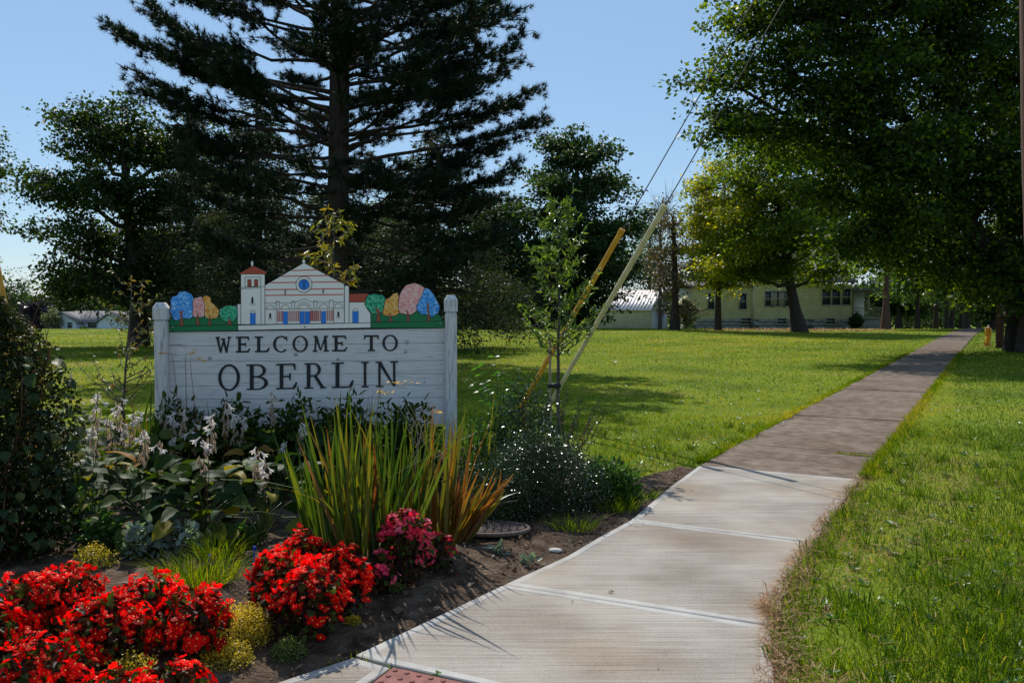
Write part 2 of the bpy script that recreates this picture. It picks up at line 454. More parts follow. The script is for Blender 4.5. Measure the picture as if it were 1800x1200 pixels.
# ground sheet: fine near, coarse far
def axis(lo, hi, fine_lo, fine_hi, f, c):
    a = [lo]
    while a[-1] < hi:
        x = a[-1]
        a.append(x + (f if fine_lo <= x < fine_hi else c))
    return np.array(a)
ax = axis(-900, 900, -60, 80, 4, 40); ay = axis(-60, 1500, -4, 240, 4, 60)
X, Y = np.meshgrid(ax, ay)
Z = np.array([[gz(x, y) for x in ax] for y in ay])
V = np.stack([X, Y, Z], -1).reshape(-1, 3); nx = len(ax); ny = len(ay)
i, j = np.meshgrid(np.arange(ny-1), np.arange(nx-1), indexing='ij')
g = Geo(); g.add(V, np.stack([i*nx + j, i*nx + j + 1, (i+1)*nx + j + 1, (i+1)*nx + j], -1).reshape(-1, 4))
tag(g.build('ground', M['lawn_soil'], smooth=True), 'wide mown lawn sloping gently away', kind='structure')
# a pale drive crossing the verge far down the path
g = Geo()
for a, b in ((0, 1),):
    P = [(32, 78), (62, 74), (62, 76.5), (32, 80.5)]
    g.add(np.array([(x, y, gz(x, y) + 0.03) for x, y in P]), [(0, 1, 2, 3)])
tag(g.build('driveway', M['conc_edge']), 'pale concrete driveway crossing behind the trees', kind='structure')

# ---- grass
def on_path(X, Y):
    P = np.stack([X, Y], -1); s = P @ U; t = P @ N_
    sl = np.where(s < 45, 0, (s - 45)**2*0.0004)
    return (s > s0 - 0.3) & (t > TL + sl + 0.03) & (t < TR + sl - 0.03)
def free(X, Y, m=0.0):
    ok = ~on_path(X, Y)
    for p in NOGRASS: ok &= ~in_poly(X, Y, p)
    return ok
def scatter(n, r0, r1, k, a0=-50, a1=52):
    """polar scatter round the viewpoint, density per area ~ r^-k"""
    u = RN.random(n); e = 2 - k
    r = (r0**e + u*(r1**e - r0**e))**(1/e) if abs(e) > 1e-3 else r0*(r1/r0)**u
    a = np.radians(RN.uniform(a0, a1, n))
    X, Y = r*np.sin(a), r*np.cos(a)
    m = free(X, Y)
    return X[m], Y[m], r[m]
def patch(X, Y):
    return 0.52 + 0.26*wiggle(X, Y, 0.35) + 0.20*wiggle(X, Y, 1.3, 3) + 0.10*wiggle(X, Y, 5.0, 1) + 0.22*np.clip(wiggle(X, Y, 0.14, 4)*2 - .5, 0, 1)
g = Geo()
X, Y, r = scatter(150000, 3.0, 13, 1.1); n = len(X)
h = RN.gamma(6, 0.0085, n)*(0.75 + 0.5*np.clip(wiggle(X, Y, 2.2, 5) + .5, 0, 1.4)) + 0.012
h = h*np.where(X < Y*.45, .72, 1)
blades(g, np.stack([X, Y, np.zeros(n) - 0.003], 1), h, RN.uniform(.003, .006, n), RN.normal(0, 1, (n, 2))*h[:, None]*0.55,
       np.clip(patch(X, Y)*np.where(X > Y*.45, .16, 1) + RN.normal(0, .16, n) + (RN.random(n) < .06)*.7, 0, 1))  # right verge: greener, plus vignette darkening put into the blade colour
cx_, cy_, _r = scatter(420, 3.1, 12, 1.1, 6, 52)
for x, y in zip(cx_, cy_):
    k = random.randint(14, 40); s_ = random.uniform(.02, .06); hh = RN.uniform(.06, .17, k)*random.uniform(.6, 1.1); a_ = RN.normal(0, 1, (k, 2))
    blades(g, np.stack([x + a_[:, 0]*s_, y + a_[:, 1]*s_, np.zeros(k)], 1), hh, RN.uniform(.004, .008, k), unit(a_)*hh[:, None]*RN.uniform(.2, .9, k)[:, None], np.clip(random.uniform(.0, .42) + RN.normal(0, .08, k), 0, 1), droop=.6)
X2, Y2, r2 = scatter(26000, 3.0, 11, 1.2, 5, 52); m = wiggle(X2, Y2, 1.8, 7) > -.1; X2, Y2 = X2[m], Y2[m]; n = len(X2)
h = RN.uniform(.06, .15, n)
blades(g, np.stack([X2, Y2, np.zeros(n)], 1), h, RN.uniform(.004, .007, n), unit(RN.normal(0, 1, (n, 2)))*h[:, None]*RN.uniform(.4, 1.1, n)[:, None], np.clip(RN.normal(.36, .2, n), 0, 1), droop=.75)
n = 1500; k_ = RN.integers(0, 7, n); E_ = np.array([gp(1512, 842), gp(1475, 890), gp(1433, 953), gp(1396, 1007), gp(1358, 1063), gp(1360, 1100), gp(1362, 1200), gp(1372, 1320)]); t_ = RN.random(n)[:, None]
P_ = E_[k_]*(1 - t_) + E_[k_ + 1]*t_; P_[:, 0] += RN.gamma(1.5, .05, n); h = RN.uniform(.04, .14, n); m = wiggle(P_[:, 0], P_[:, 1], 5.0, 2) > -.2; P_ = P_[m]; h = h[m]; n = len(P_)
blades(g, np.stack([P_[:, 0], P_[:, 1], np.full(n, .01)], 1), h, .005, np.stack([-RN.random(n)*h*1.1 + h*.2, RN.normal(0, .5, n)*h], 1), np.clip(RN.normal(.45, .2, n), 0, 1), droop=.8)
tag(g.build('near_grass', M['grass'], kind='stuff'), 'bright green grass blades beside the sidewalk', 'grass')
g = Geo()
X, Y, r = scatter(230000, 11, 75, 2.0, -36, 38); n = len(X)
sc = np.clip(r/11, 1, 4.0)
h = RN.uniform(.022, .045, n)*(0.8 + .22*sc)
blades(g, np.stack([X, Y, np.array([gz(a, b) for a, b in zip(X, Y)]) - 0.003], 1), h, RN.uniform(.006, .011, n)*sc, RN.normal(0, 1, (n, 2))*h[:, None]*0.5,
       np.clip(patch(X, Y)*np.where(X > Y*.52, .30, 1) + RN.normal(0, .13, n) + (RN.random(n) < .02)*.5, 0, 1), segs=1)  # vignette darkening in the verge colour carried on to the farther blades
for side, T_ in ((-1, TL), (1, TR)):
    n = 9000; ss = s0 + .2 + 26*RN.random(n)**1.5; k_ = wiggle(ss, ss*0, 2.1, side) + .6*wiggle(ss, ss*0, 7.0, 2)
    tt_ = T_ + side*RN.gamma(1.2, .035, n) - side*.02*np.clip(k_ + .3, 0, 1.5)*RN.random(n)*2
    P_ = U*ss[:, None] + N_*tt_[:, None]; h = RN.uniform(.03, .085, n)*(1 + .4*k_)
    blades(g, np.stack([P_[:, 0], P_[:, 1], np.full(n, .005)], 1), h, RN.uniform(.005, .01, n)*(1 + ss/25), N_*(-side*h*RN.uniform(-.3, 1.0, n))[:, None] + RN.normal(0, .012, (n, 2)), np.clip(patch(P_[:, 0], P_[:, 1]) + RN.normal(0, .2, n), 0, 1), segs=1)
n = 500; a_, b_ = np.array(gp(1470, 796)), np.array(gp(1543, 803)); t_ = RN.random(n)[:, None]
P_ = a_*(1 - t_) + b_*t_ + RN.normal(0, .012, (n, 2)); h = RN.uniform(.01, .035, n)
blades(g, np.stack([P_[:, 0], P_[:, 1], np.full(n, .025)], 1), h, .005, RN.normal(0, .02, (n, 2)), np.clip(RN.normal(.55, .25, n), 0, 1), segs=1)
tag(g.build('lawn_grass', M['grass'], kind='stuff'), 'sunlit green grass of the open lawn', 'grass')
# broad-leaved weeds in the lawn
M['weed'] = leafmat('weed_leaf', [(0, (0.04, 0.10, 0.02)), (1, (0.10, 0.2, 0.04))], trans=0.35, rough=0.4)
g = Geo()
X, Y, r = scatter(2600, 3.2, 20, 1.0); n = len(X)
for x, y in zip(X, Y):
    k = random.randint(5, 9); a = RN.uniform(0, 6.28, k); L = RN.uniform(.03, .07, k)*random.uniform(.5, 1.1)
    d = np.stack([np.cos(a), np.sin(a), RN.uniform(.1, .7, k)], 1)
    leaves(g, np.tile([x, y, 0.008], (k, 1)), d, np.tile([0, 0, 1.], (k, 1)) + RN.normal(0, .2, (k, 3)), L, L*.5, RN.random(k), six=True)
tag(g.build('lawn_weeds', M['weed'], kind='stuff'), 'small broad leaved weeds among the grass blades', 'weeds')
# straw along the right edge of the new slabs and in the verge
g = Geo()
edge = [gp(1512, 842), gp(1475, 890), gp(1433, 953), gp(1396, 1007), gp(1358, 1063), gp(1360, 1100), gp(1362, 1200), gp(1372, 1320)]
n = 5500
seg = RN.integers(0, len(edge) - 1, n); t = RN.random(n); E = np.array(edge)
P = E[seg]*(1 - t)[:, None] + E[seg+1]*t[:, None]
P = P + np.stack([RN.gamma(1.3, .035, n)*(1.2 + 1.2*wiggle(P[:,0], P[:,1], 4.0)) - 0.05 + .03*wiggle(P[:,0], P[:,1], 11.0, 3), RN.normal(0, .03, n)], 1)
h = RN.uniform(.005, .035, n)
blades(g, np.stack([P[:,0], P[:,1], 0.02 + RN.uniform(0, .05, n)], 1), h, RN.uniform(.002, .005, n), RN.normal(0, 1, (n, 2))*0.055, RN.random(n), droop=.8)
X, Y, r = scatter(9000, 3.2, 12, 1.2); m = wiggle(X, Y, 2.4, 9) > 0.0; X, Y = X[m], Y[m]; n = len(X)
blades(g, np.stack([X, Y, RN.uniform(.015, .05, n)], 1), RN.uniform(.004, .03, n), .004, RN.normal(0, 1, (n, 2))*0.05, RN.random(n), droop=.9)
X, Y, r = scatter(26000, 3.2, 9, 1.2, 8, 52); m = (wiggle(X, Y, 1.6, 4) + .5*wiggle(X, Y, 5, 1) > .28); X, Y = X[m], Y[m]; n = len(X)
blades(g, np.stack([X, Y, RN.uniform(.02, .07, n)], 1), RN.uniform(.004, .03, n), .004, RN.normal(0, 1, (n, 2))*0.05, RN.random(n), droop=.9)
tag(g.build('dry_straw', M['dry'], kind='stuff'), 'brown dry grass clippings along the sidewalk edge', 'dry grass')
# clods, bark and litter on the bed soil
M['mulch'] = leafmat('mulch', [(0, (0.05, 0.03, 0.018)), (0.7, (0.16, 0.10, 0.06)), (1, (0.36, 0.27, 0.18))], trans=0.05, rough=0.9, spec=0.1)
g = Geo()
n = 16000
X = RN.uniform(-3.2, 2.2, n); Y = RN.uniform(3.2, 9.2, n); m = in_poly(X, Y, bed) & (poly_dist(X, Y, bed) > .02) & (RN.random(n) < .35 + .65*(X > -.6)); X, Y = X[m], Y[m]; n = len(X)
z = bed_h(X, Y)
L = RN.gamma(3, .006, n) + .004
a = RN.uniform(0, 6.28, n); d = np.stack([np.cos(a), np.sin(a), RN.normal(0, .5, n)], 1)
leaves(g, np.stack([X, Y, z + .002], 1), d, np.tile([0, 0, 1.], (n, 1)) + RN.normal(0, .5, (n, 3)), L, L*RN.uniform(.2, .9, n), RN.random(n))
tag(g.build('mulch_litter', M['mulch'], kind='stuff'), 'bark chips and crumbs of soil scattered over the flower bed', 'mulch')
# ================================================================== WELCOME SIGN
M['board'] = noisemat('weathered_white_paint', [(0.27, (0.20, 0.19, 0.185)), (0.345, (0.56, 0.52, 0.50)), (0.43, (0.70, 0.655, 0.63)), (0.75, (0.78, 0.73, 0.70))], scale=5.0, detail=12, vec=(1.0, 6, 22), rough=0.7, bump=0.5, bdist=0.004, dist=0.5)
M['post'] = noisemat('painted_post', [(0.3, (0.34, 0.335, 0.33)), (0.5, (0.63, 0.60, 0.58)), (0.75, (0.74, 0.71, 0.68))], scale=4.0, detail=10, vec=(14, 14, 1.6), rough=0.65, bump=0.6, bdist=0.004)
M['letter'] = mat('black_letter_paint', (0.012, 0.014, 0.018), 0.5)
M['black'] = mat('black_outline', (0.015, 0.016, 0.02), 0.5)
M['cream'] = noisemat('cream_wall_paint', [(0.3, (0.93, 0.85, 0.76)), (0.7, (0.97, 0.90, 0.82))], scale=6, rough=0.6, bump=0)
M['roofred'] = mat('tile_red', (0.48, 0.08, 0.04), 0.6)
M['striper'] = mat('stripe_red', (0.66, 0.11, 0.08), 0.6)
M['doorblue'] = mat('door_blue', (0.02, 0.22, 0.75), 0.5)
M['hill'] = mat('hill_green', (0.003, 0.19, 0.06), 0.5)
M['trunkbrown'] = mat('painted_trunk', (0.30, 0.10, 0.05), 0.6)
def dabmat(n, a, b_, c):
    return noisemat(n, [(0.34, a), (0.5, b_), (0.66, c)], scale=55, detail=4, rough=0.5, bump=0.4, bdist=0.002, dist=1.2)
M['t_blue'] = dabmat('sponged_blue', (0.01, 0.16, 0.52), (0.04, 0.34, 0.85), (0.45, 0.72, 0.95))
M['t_pink'] = dabmat('sponged_pink', (0.80, 0.25, 0.23), (0.95, 0.42, 0.38), (0.97, 0.75, 0.7))
M['t_orange'] = dabmat('sponged_orange', (0.65, 0.20, 0.02), (0.92, 0.40, 0.06), (0.95, 0.7, 0.3))
M['t_green'] = dabmat('sponged_green', (0.0, 0.17, 0.07), (0.01, 0.38, 0.18), (0.25, 0.75, 0.45))
M['bolt'] = mat('galvanised_bolt', (0.35, 0.36, 0.38), 0.45, metal=0.6)

SA = at(286, 700, 7.40); SB = at(793, 700, 7.66)
SA.z = SB.z = 0
se = (SB - SA).normalized(); sn = Vector((se.y, -se.x, 0))       # sn points to the viewer
def SP(x, y, off=0.0):                                # photo pixel -> sign plane, off towards the viewer
    r = ray(x, y); o = Vector((0, 0, EYE)); q = SA + sn*off
    t = (q - o).dot(sn) / r.dot(sn)
    return o + r*t
sign = empty('welcome_sign', ((SA + SB)/2).to_tuple(), 'white wooden town welcome sign with painted church and trees on top', 'sign')
sign_o = Matrix.Translation(sign.location).inverted()
def SL(x, y, off=0.0):                                # in the sign's own coordinates
    return sign_o @ SP(x, y, off)
def plate(g, poly, o0, o1, mat=0, rnd=0.5):
    n = len(poly)
    area = sum(poly[i][0]*poly[(i+1) % n][1] - poly[(i+1) % n][0]*poly[i][1] for i in range(n))
    if area > 0: poly = list(poly)[::-1]
    A = np.array([SL(x, y, o1) for x, y in poly]); B = np.array([SL(x, y, o0) for x, y in poly])
    g.add(A, [tuple(range(n))], rnd, mat)
    g.add(np.concatenate([A, B]), [(i, n + i, n + (i+1) % n, (i+1) % n) for i in range(n)], rnd, mat)
# boards (plain horizontal boards between the posts)
def lerp(a, b, t): return a + (b - a)*t
def rowy(x, yl, yr): return lerp(yl, yr, (x - 296)/(783 - 296))
seams = [(583.5, 576.5), (608.5, 602.5), (634.5, 633.2), (656.5, 664.5-8), (678.5, 676), (702, 698), (727, 722), (752, 746)]
for k in range(len(seams) - 1):
    (a, b), (c, d) = seams[k], seams[k+1]
    g = Geo(); e = 0.35
    plate(g, [(294, a + e), (786, b + e), (786, d - e), (294, c - e)], -0.040, 0.002*math.sin(k*1.9))
    g.build('board', M['board'], sign)
g = Geo(); plate(g, [(295, 584), (785, 577), (785, 745), (295, 751)], -0.055, -0.042)
g.build('backing_panel', M['board'], sign)
# posts with turned caps
def post(px, ytop, wpx, Y):
    c = at(px, 700, Y); s = wpx/F*Y
    g = Geo(); rz = math.atan2(se.y, se.x)
    zt = at(px, ytop, Y).z
    lc = Vector((c.x, c.y, 0)) - sign.location
    zc = zt - 0.165
    def ring(w_, z, ch=0.2):
        h = w_/2; k = h*(1 - ch); P = [(-k,-h),(k,-h),(h,-k),(h,k),(k,h),(-k,h),(-h,k),(-h,-k)]
        return [(lc.x + x*math.cos(rz) - y*math.sin(rz), lc.y + x*math.sin(rz) + y*math.cos(rz), z) for x, y in P]
    def stack(g, rs):
        V = np.array(sum(rs, [])); n = 8
        for i in range(len(rs) - 1):
            g.add(V, [(i*n + j, i*n + (j+1) % n, (i+1)*n + (j+1) % n, (i+1)*n + j) for j in range(n)])
        g.add(V, [tuple(range((len(rs)-1)*n, len(rs)*n))])
    stack(g, [ring(s, -0.2), ring(s, zc)])
    p = g.build('post', M['post'], sign)
    g = Geo()
    stack(g, [ring(s*.86, zc), ring(s*.86, zc + .012), ring(s*1.12, zc + .018), ring(s*1.14, zc + .1), ring(s*1.14, zc + .118), ring(s*.72, zc + .158), ring(s*.62, zc + .165)])
    g.build('post_cap', M['post'], p)
post(286, 531.5, 21.5, 7.36)
post(793, 518.5, 20.5, 7.62)

# ---- letters, drawn stroke by stroke in a unit cell (u right, v up) with slab serifs
def bar(u0, v0, u1, v1, w0, w1=None):
    w1 = w0 if w1 is None else w1
    return [(u0 - w0/2, v0), (u0 + w0/2, v0), (u1 + w1/2, v1), (u1 - w1/2, v1)]
def rect(u0, v0, u1, v1): return [(u0, v0), (u1, v0), (u1, v1), (u0, v1)]
def bowl(cu, cv, ru, rv, tu, tv, a0=0, a1=360, n=28):
    out = []
    A = [R(a0 + (a1 - a0)*i/n) for i in range(n + 1)]
    for i in range(n):
        q = []
        for a, inner in ((A[i], 0), (A[i+1], 0), (A[i+1], 1), (A[i], 1)):
            k = (ru - tu, rv - tv) if inner else (ru, rv)
            q.append((cu + k[0]*math.cos(a), cv + k[1]*math.sin(a)))
        out.append(q)
    return out
def glyph(ch, t=0.2, s=0.075):
    """t stem width, s serif height"""
    if ch == 'E':
        return [rect(.02, 0, .9, s*1.1), rect(.02, 1 - s*1.1, .9, 1), bar(.27, s, .27, 1 - s, t), rect(.3, .47, .66, .47 + s*1.05),
                [(.62, .36), (.7, .36), (.7, .64), (.62, .6)], [(.78, s), (.95, s), (1.0, .27), (.93, .27)], [(.8, 1 - s), (.92, 1 - s), (.93, .76), (.87, .76)]]
    if ch == 'L':
        return [rect(.04, 0, .9, s*1.1), rect(.02, 1 - s, .56, 1), bar(.28, s, .28, 1 - s, t), [(.76, s), (.93, s), (1.0, .3), (.93, .3)]]
    if ch == 'I':
        return [rect(.05, 0, .95, s), rect(.05, 1 - s, .95, 1), bar(.5, s, .5, 1 - s, t*1.8)]
    if ch == 'T':
        return [rect(.02, 1 - s*1.1, .98, 1), bar(.5, s, .5, 1 - s, t), rect(.26, 0, .74, s), [(.0, .74), (.07, .74), (.13, 1 - s), (.02, 1 - s)], [(.93, .74), (1, .74), (.98, 1 - s), (.87, 1 - s)]]
    if ch == 'O':
        return bowl(.5, .5, .5, .52, t*.82, t*.42)
    if ch == 'C':
        return bowl(.52, .5, .52, .52, t*.9, t*.4, 42, 316) + [[(.82, .98), (.9, .98), (.93, .68), (.86, .70)], ]
    if ch == 'W':
        return [bar(.12, .95, .33, 0, t*.85, t*.6), bar(.53, .8, .33, 0, t*.5, t*.6), bar(.53, .8, .72, 0, t*.8, t*.6), bar(.9, .95, .72, 0, t*.45, t*.6),
                rect(0, 1 - s, .28, 1), rect(.78, 1 - s, 1.02, 1), rect(.36, .80, .62, .80 + s)]
    if ch == 'M':
        return [bar(.14, 0, .2, .97, t*.6), bar(.2, .97, .5, .08, t*.95, t*.5), bar(.5, .08, .82, .97, t*.4, t*.6), bar(.86, 0, .8, .97, t*.85),
                rect(-.02, 0, .3, s), rect(.7, 0, 1.04, s), rect(.04, 1 - s, .3, 1), rect(.74, 1 - s, .98, 1)]
    if ch == 'N':
        return [bar(.16, 0, .16, .97, t*.62), bar(.16, .97, .84, .02, t*1.05, t*.5), bar(.84, .02, .84, .97, t*.62), rect(0, 0, .34, s), rect(-.02, 1 - s, .26, 1), rect(.66, 1 - s, 1.02, 1)]
    if ch == 'B':
        return [rect(.02, 0, .5, s), rect(.02, 1 - s, .5, 1), bar(.25, s, .25, 1 - s, t), rect(.3, .49, .55, .49 + s)] + \
            bowl(.5, .75 - .005, .38, .25, t*.85, s, -90, 90, 12) + bowl(.5, .265, .47, .265, t*.95, s, -90, 90, 12)
    if ch == 'R':
        return [rect(.0, 0, .42, s), rect(.0, 1 - s, .42, 1), bar(.2, s, .2, 1 - s, t), rect(.25, .47, .45, .47 + s)] + \
            bowl(.42, .735, .36, .265, t*.85, s, -90, 90, 12) + [bar(.5, .5, .86, s*.6, t*1.0, t*1.0), rect(.74, 0, 1.03, s)]
def letter(ch, x0, x1, y0, y1, slope, t=0.2, s=0.075):
    """x0..x1, y0 top and y1 bottom at x0"""
    g = Geo(); n = 0
    for poly in glyph(ch, t, s):
        P = [(x0 + u*(x1 - x0), y1 + (y0 - y1)*v + slope*(u*(x1 - x0))) for u, v in poly]
        plate(g, P, 0.001, 0.0055 + 0.00005*(n % 9)); n += 1
    g.build('letter', M['letter'], sign)
for ch, x0, x1 in (('W', 379, 405.5), ('E', 414, 440), ('L', 447, 474.5), ('C', 480, 507), ('O', 514, 541.5), ('M', 550, 577), ('E', 583.5, 610.5), ('T', 639.5, 666), ('O', 672, 699.5)):
    yb = 619.9 - 0.0105*(x0 - 379); letter(ch, x0, x1, yb - 28.2, yb, -0.0105, 0.2, 0.10)
for ch, x0, x1 in (('O', 383.5, 421.8), ('B', 432.5, 472.5), ('E', 484.6, 522.5), ('R', 535, 572.5), ('L', 582, 622), ('I', 634.5, 648.8), ('N', 661, 699)):
    yb = 686.4 - 0.022*(x0 - 383.5); letter(ch, x0, x1, yb - 45.2, yb, -0.02, 0.175, 0.058)
# screw heads and knots on the boards
for (x, y, r_) in ((715.5, 601.5, .018), (713, 618, .015), (520, 622.5, .018), (369, 629.5, .017), (594, 631, .015), (525, 600, .01), (779, 601, .007), (780, 666, .007), (746, 670.5, .008), (494.5, 609, .006), (776, 640, .006)):
    g = Geo(); c = SL(x, y, 0.004); a = np.linspace(0, 2*math.pi, 11)[:-1]
    ring = [c + se*(math.cos(t)*r_) + Vector((0, 0, math.sin(t)*r_)) for t in a]
    tip = c + sn*0.004
    g.add(np.array([tuple(p) for p in ring] + [tuple(tip)]), [(i, (i+1) % 10, 10) for i in range(10)])
    g.build('screw_head', M['bolt'], sign)

# ---- painted cut-out along the top edge
LAY = 0.008
def shape(name, polys, parent=sign):
    """polys: (material, layer, outline px or None, polygon)"""
    mats = []; g = Geo()
    for m, lay, line, poly in polys:
        if line:
            if 'black' not in mats: mats.append('black')
            plate(g, offset_poly(poly, -line), -0.006, LAY + lay*.0012, mats.index('black'))
        if m not in mats: mats.append(m)
        plate(g, poly, -0.006, LAY + lay*.0012 + .0006, mats.index(m))
    return g.build(name, [M[k] for k in mats], parent)
def A_(*p): return [(280 + x/6.4286, 450 + y/6.4286) for x, y in p]
def B_(*p): return [(540 + x/6.4286, 450 + y/6.4286) for x, y in p]
def ln(x0, y0, x1, y1, w=0.7):
    dx, dy = x1 - x0, y1 - y0; l = math.hypot(dx, dy); nx_, ny_ = -dy/l*w/2, dx/l*w/2
    return [(x0 + nx_, y0 + ny_), (x1 + nx_, y1 + ny_), (x1 - nx_, y1 - ny_), (x0 - nx_, y0 - ny_)]
def tl(y, x): return y                                # (kept simple: all art is drawn in photo pixels)
shape('green_hill', [('hill', 0, 1.1, A_((102,788),(128,700),(160,690),(290,680),(450,670),(680,680),(880,690),(882,770))), ('hill', 3, 1.0, A_((100,798),(882,780),(880,835),(97,853)))])
shape('green_hill', [('hill', 0, 1.1, B_((720,742),(716,640),(900,650),(1250,620),(1470,650),(1510,690),(1530,735))), ('hill', 3, 1.0, B_((722,752),(1548,738),(1546,806),(722,806+3)))])
def arttree(color, crown, trunk, f, lay=1):
    shape('painted_tree', [('trunkbrown', lay, .7, f(*trunk)), (color, lay + 1, 1.0, f(*crown)), ('trunkbrown', lay + 2, 0, f(*[(x, y) for x, y in trunk]))])
arttree('t_pink', [(385,480),(430,470),(480,460),(495,510),(512,560),(515,600),(505,680),(460,690),(430,682),(400,690),(370,650),(385,590),(378,530)], [(412,778),(422,700),(428,640),(440,640),(444,700),(456,778)], A_, 1)
arttree('t_blue', [(128,500),(150,460),(195,450),(230,405),(300,400),(360,430),(385,470),(370,540),(380,600),(368,640),(378,690),(340,705),(290,700),(240,708),(200,725),(160,715),(140,650),(122,620),(140,580)], [(226,785),(238,700),(235,650),(205,622),(232,628),(262,610),(262,700),(276,785)], A_, 2)
arttree('t_orange', [(490,470),(530,445),(575,465),(585,520),(640,570),(675,610),(670,660),(650,700),(570,708),(520,690),(510,640),(520,560),(500,510)], [(552,778),(562,720),(560,670),(576,670),(580,720),(588,778)], A_, 2)
arttree('t_green', [(680,650),(690,600),(740,570),(800,560),(865,565),(880,620),(878,690),(840,732),(790,740),(740,732),(700,705)], [(768,774),(786,700),(796,690),(818,774)], A_, 3)
arttree('t_orange', [(890,490),(930,475),(970,430),(1020,415),(1035,470),(1035,560),(1040,640),(1000,670),(930,680),(870,665),(850,640),(865,600),(862,540)], [(918,740),(930,680),(925,640),(940,640),(948,690),(965,740)], B_, 1)
arttree('t_green', [(690,440),(760,430),(850,440),(880,480),(870,530),(860,590),(845,630),(790,650),(730,645),(690,600),(652,545),(668,480)], [(780,742),(792,650),(762,582),(788,580),(806,612),(830,600),(816,650),(830,742)], B_, 3)
arttree('t_pink', [(1045,450),(1070,390),(1120,330),(1210,305),(1280,330),(1325,360),(1300,430),(1260,500),(1250,560),(1230,620),(1180,660),(1100,655),(1045,640),(1030,540)], [(1122,740),(1130,660),(1118,600),(1136,620),(1150,660),(1156,740)], B_, 3)
arttree('t_blue', [(1330,365),(1380,375),(1430,440),(1470,520),(1498,570),(1480,640),(1440,670),(1410,685),(1370,660),(1290,655),(1245,610),(1238,570),(1262,520),(1300,440)], [(1352,735),(1362,660),(1350,560),(1362,500),(1376,560),(1388,735)], B_, 4)
# church
shape('base_strip', [('cream', 2, 1.0, [(418.6, 572), (651, 567.8), (651, 575.4), (418.8, 579.9)])])
W = []
W.append(('cream', 1, 1.0, A_((885,545),(925,545),(925,768),(888,768)) ))
W.append(('cream', 2, 1.0, A_((1192,335),(1635,80)) + B_((415,320),(415,753)) + A_((1192,768))))
W.append(('cream', 2, 1.0, B_((470,520),(650,520),(668,590),(712,650),(714,750),(470,755))))
W.append(('roofred', 3, 1.0, B_((475,430),(688,425),(660,480),(648,517),(475,518))))
W.append(('cream', 4, 1.0, B_((424,338),(470,338),(470,755),(424,756))))
W.append(('black', 5, 0, B_((415,308),(470,308),(470,336),(415,336))))
shape('church_wall', W)
D = []
for yy in (165, 230, 302, 380, 445):
    y = 450 + yy/6.4286; dy = y - 462.4
    xl = max(534.3 - dy*1.74 + 1.2, 466.3); xr = min(534.3 + dy*1.877 - 1.2, 603.6)
    D.append(('striper', 3, 0, [(xl, y - .1 + .95), (xr, y - 1.8 + .95), (xr, y - 1.8 - .95), (xl, y - .1 - .95)]))
shape('red_stripes', D)
D = [('cream', 4, 1.0, [(534.3 + 13.6*math.cos(t), 500 + 13.6*math.sin(t)) for t in np.linspace(0, 6.283, 27)[:-1]]),
     ('doorblue', 5, .7, [(534.3 + 9*math.cos(t), 500 + 9*math.sin(t)) for t in np.linspace(0, 6.283, 23)[:-1]]),
     ('black', 6, 0, ln(531, 493, 537.5, 508, .6)), ('black', 6.2, 0, ln(537.5, 493, 531, 508, .6)), ('black', 6.4, 0, ln(534.3, 491.5, 534.3, 508.5, .5)),
     ('black', 5, 0, ln(541, 509, 544.5, 505, .5)), ('black', 5.1, 0, ln(544.5, 505, 545.6, 500, .5))]
shape('round_window', D)
D = [('cream', 5, 1.0, A_((925,208),(1190,208),(1190,768),(925,768))), ('roofred', 6, .9, A_((903,200),(1045,118),(1075,118),(1215,183),(1195,203))),
     ('black', 6, 0, ln(423.5, 505.6, 465, 503.5, .8)), ('black', 6, 0, ln(424, 507.6, 458, 506.3, .8)), ('black', 6, 0, ln(458.8, 506, 458.8, 569.5, .8))]
for a in ((968,238,1145,238),(1145,238,1145,345),(1145,345,968,345),(968,345,968,238)):
    p = A_((a[0], a[1]), (a[2], a[3])); D.append(('black', 6.5, 0, ln(*p[0], *p[1], .8)))
for x in (998, 1022, 1074, 1098):
    D.append(('roofred', 6.5, .45, A_((x,265),(x+17,265),(x+17,340),(x,340))))
D.append(('doorblue', 6.5, .3, A_((1028,645),(1086,645),(1086,770),(1028,770))))
D.append(('black', 6.6, 0, A_((1040,535),(1040,478),(1052,455),(1064,478),(1064,535))))
D.append(('cream', 6.6, .5, A_((1032,538),(1082,538),(1078,552),(1034,552))))
shape('bell_tower', D)
D = [('cream', 3, .6, A_((1040,112),(1036,75),(1050,52),(1062,75),(1058,112))), ('cream', 3, .6, [(534 + 2.7*math.cos(t), 459.5 + 2.7*math.sin(t)) for t in np.linspace(0, 6.283, 13)[:-1]])]
for _ in D: shape('finial', [_])
D = []
def arc(cx, cy, r, lay=4, w=.6, f=A_, n=10, skew=0):
    P = [f((cx + r*math.cos(t), cy - r*math.sin(t)))[0] for t in np.linspace(0, math.pi, n + 1)]
    for i in range(n): D.append(('black', lay + .3*(i % 2), 0, ln(*P[i], *P[i+1], w)))
arc(1253, 597, 44); arc(1422, 597, 48); arc(1636, 597, 76, n=14); arc(1636, 597, 52, n=12)
arc(186, 588, 48, f=B_); arc(355, 582, 48, f=B_); arc(545, 622, 30, f=B_, n=6); arc(1056, 640, 28, f=A_, lay=7, n=6)
def l2(f, x0, y0, x1, y1, w=.6, lay=4.8): D.append(('black', lay, 0, ln(*f((x0, y0))[0], *f((x1, y1))[0], w)))
l2(A_, 1195, 600, 1800, 595); l2(B_, 130, 594, 412, 588)
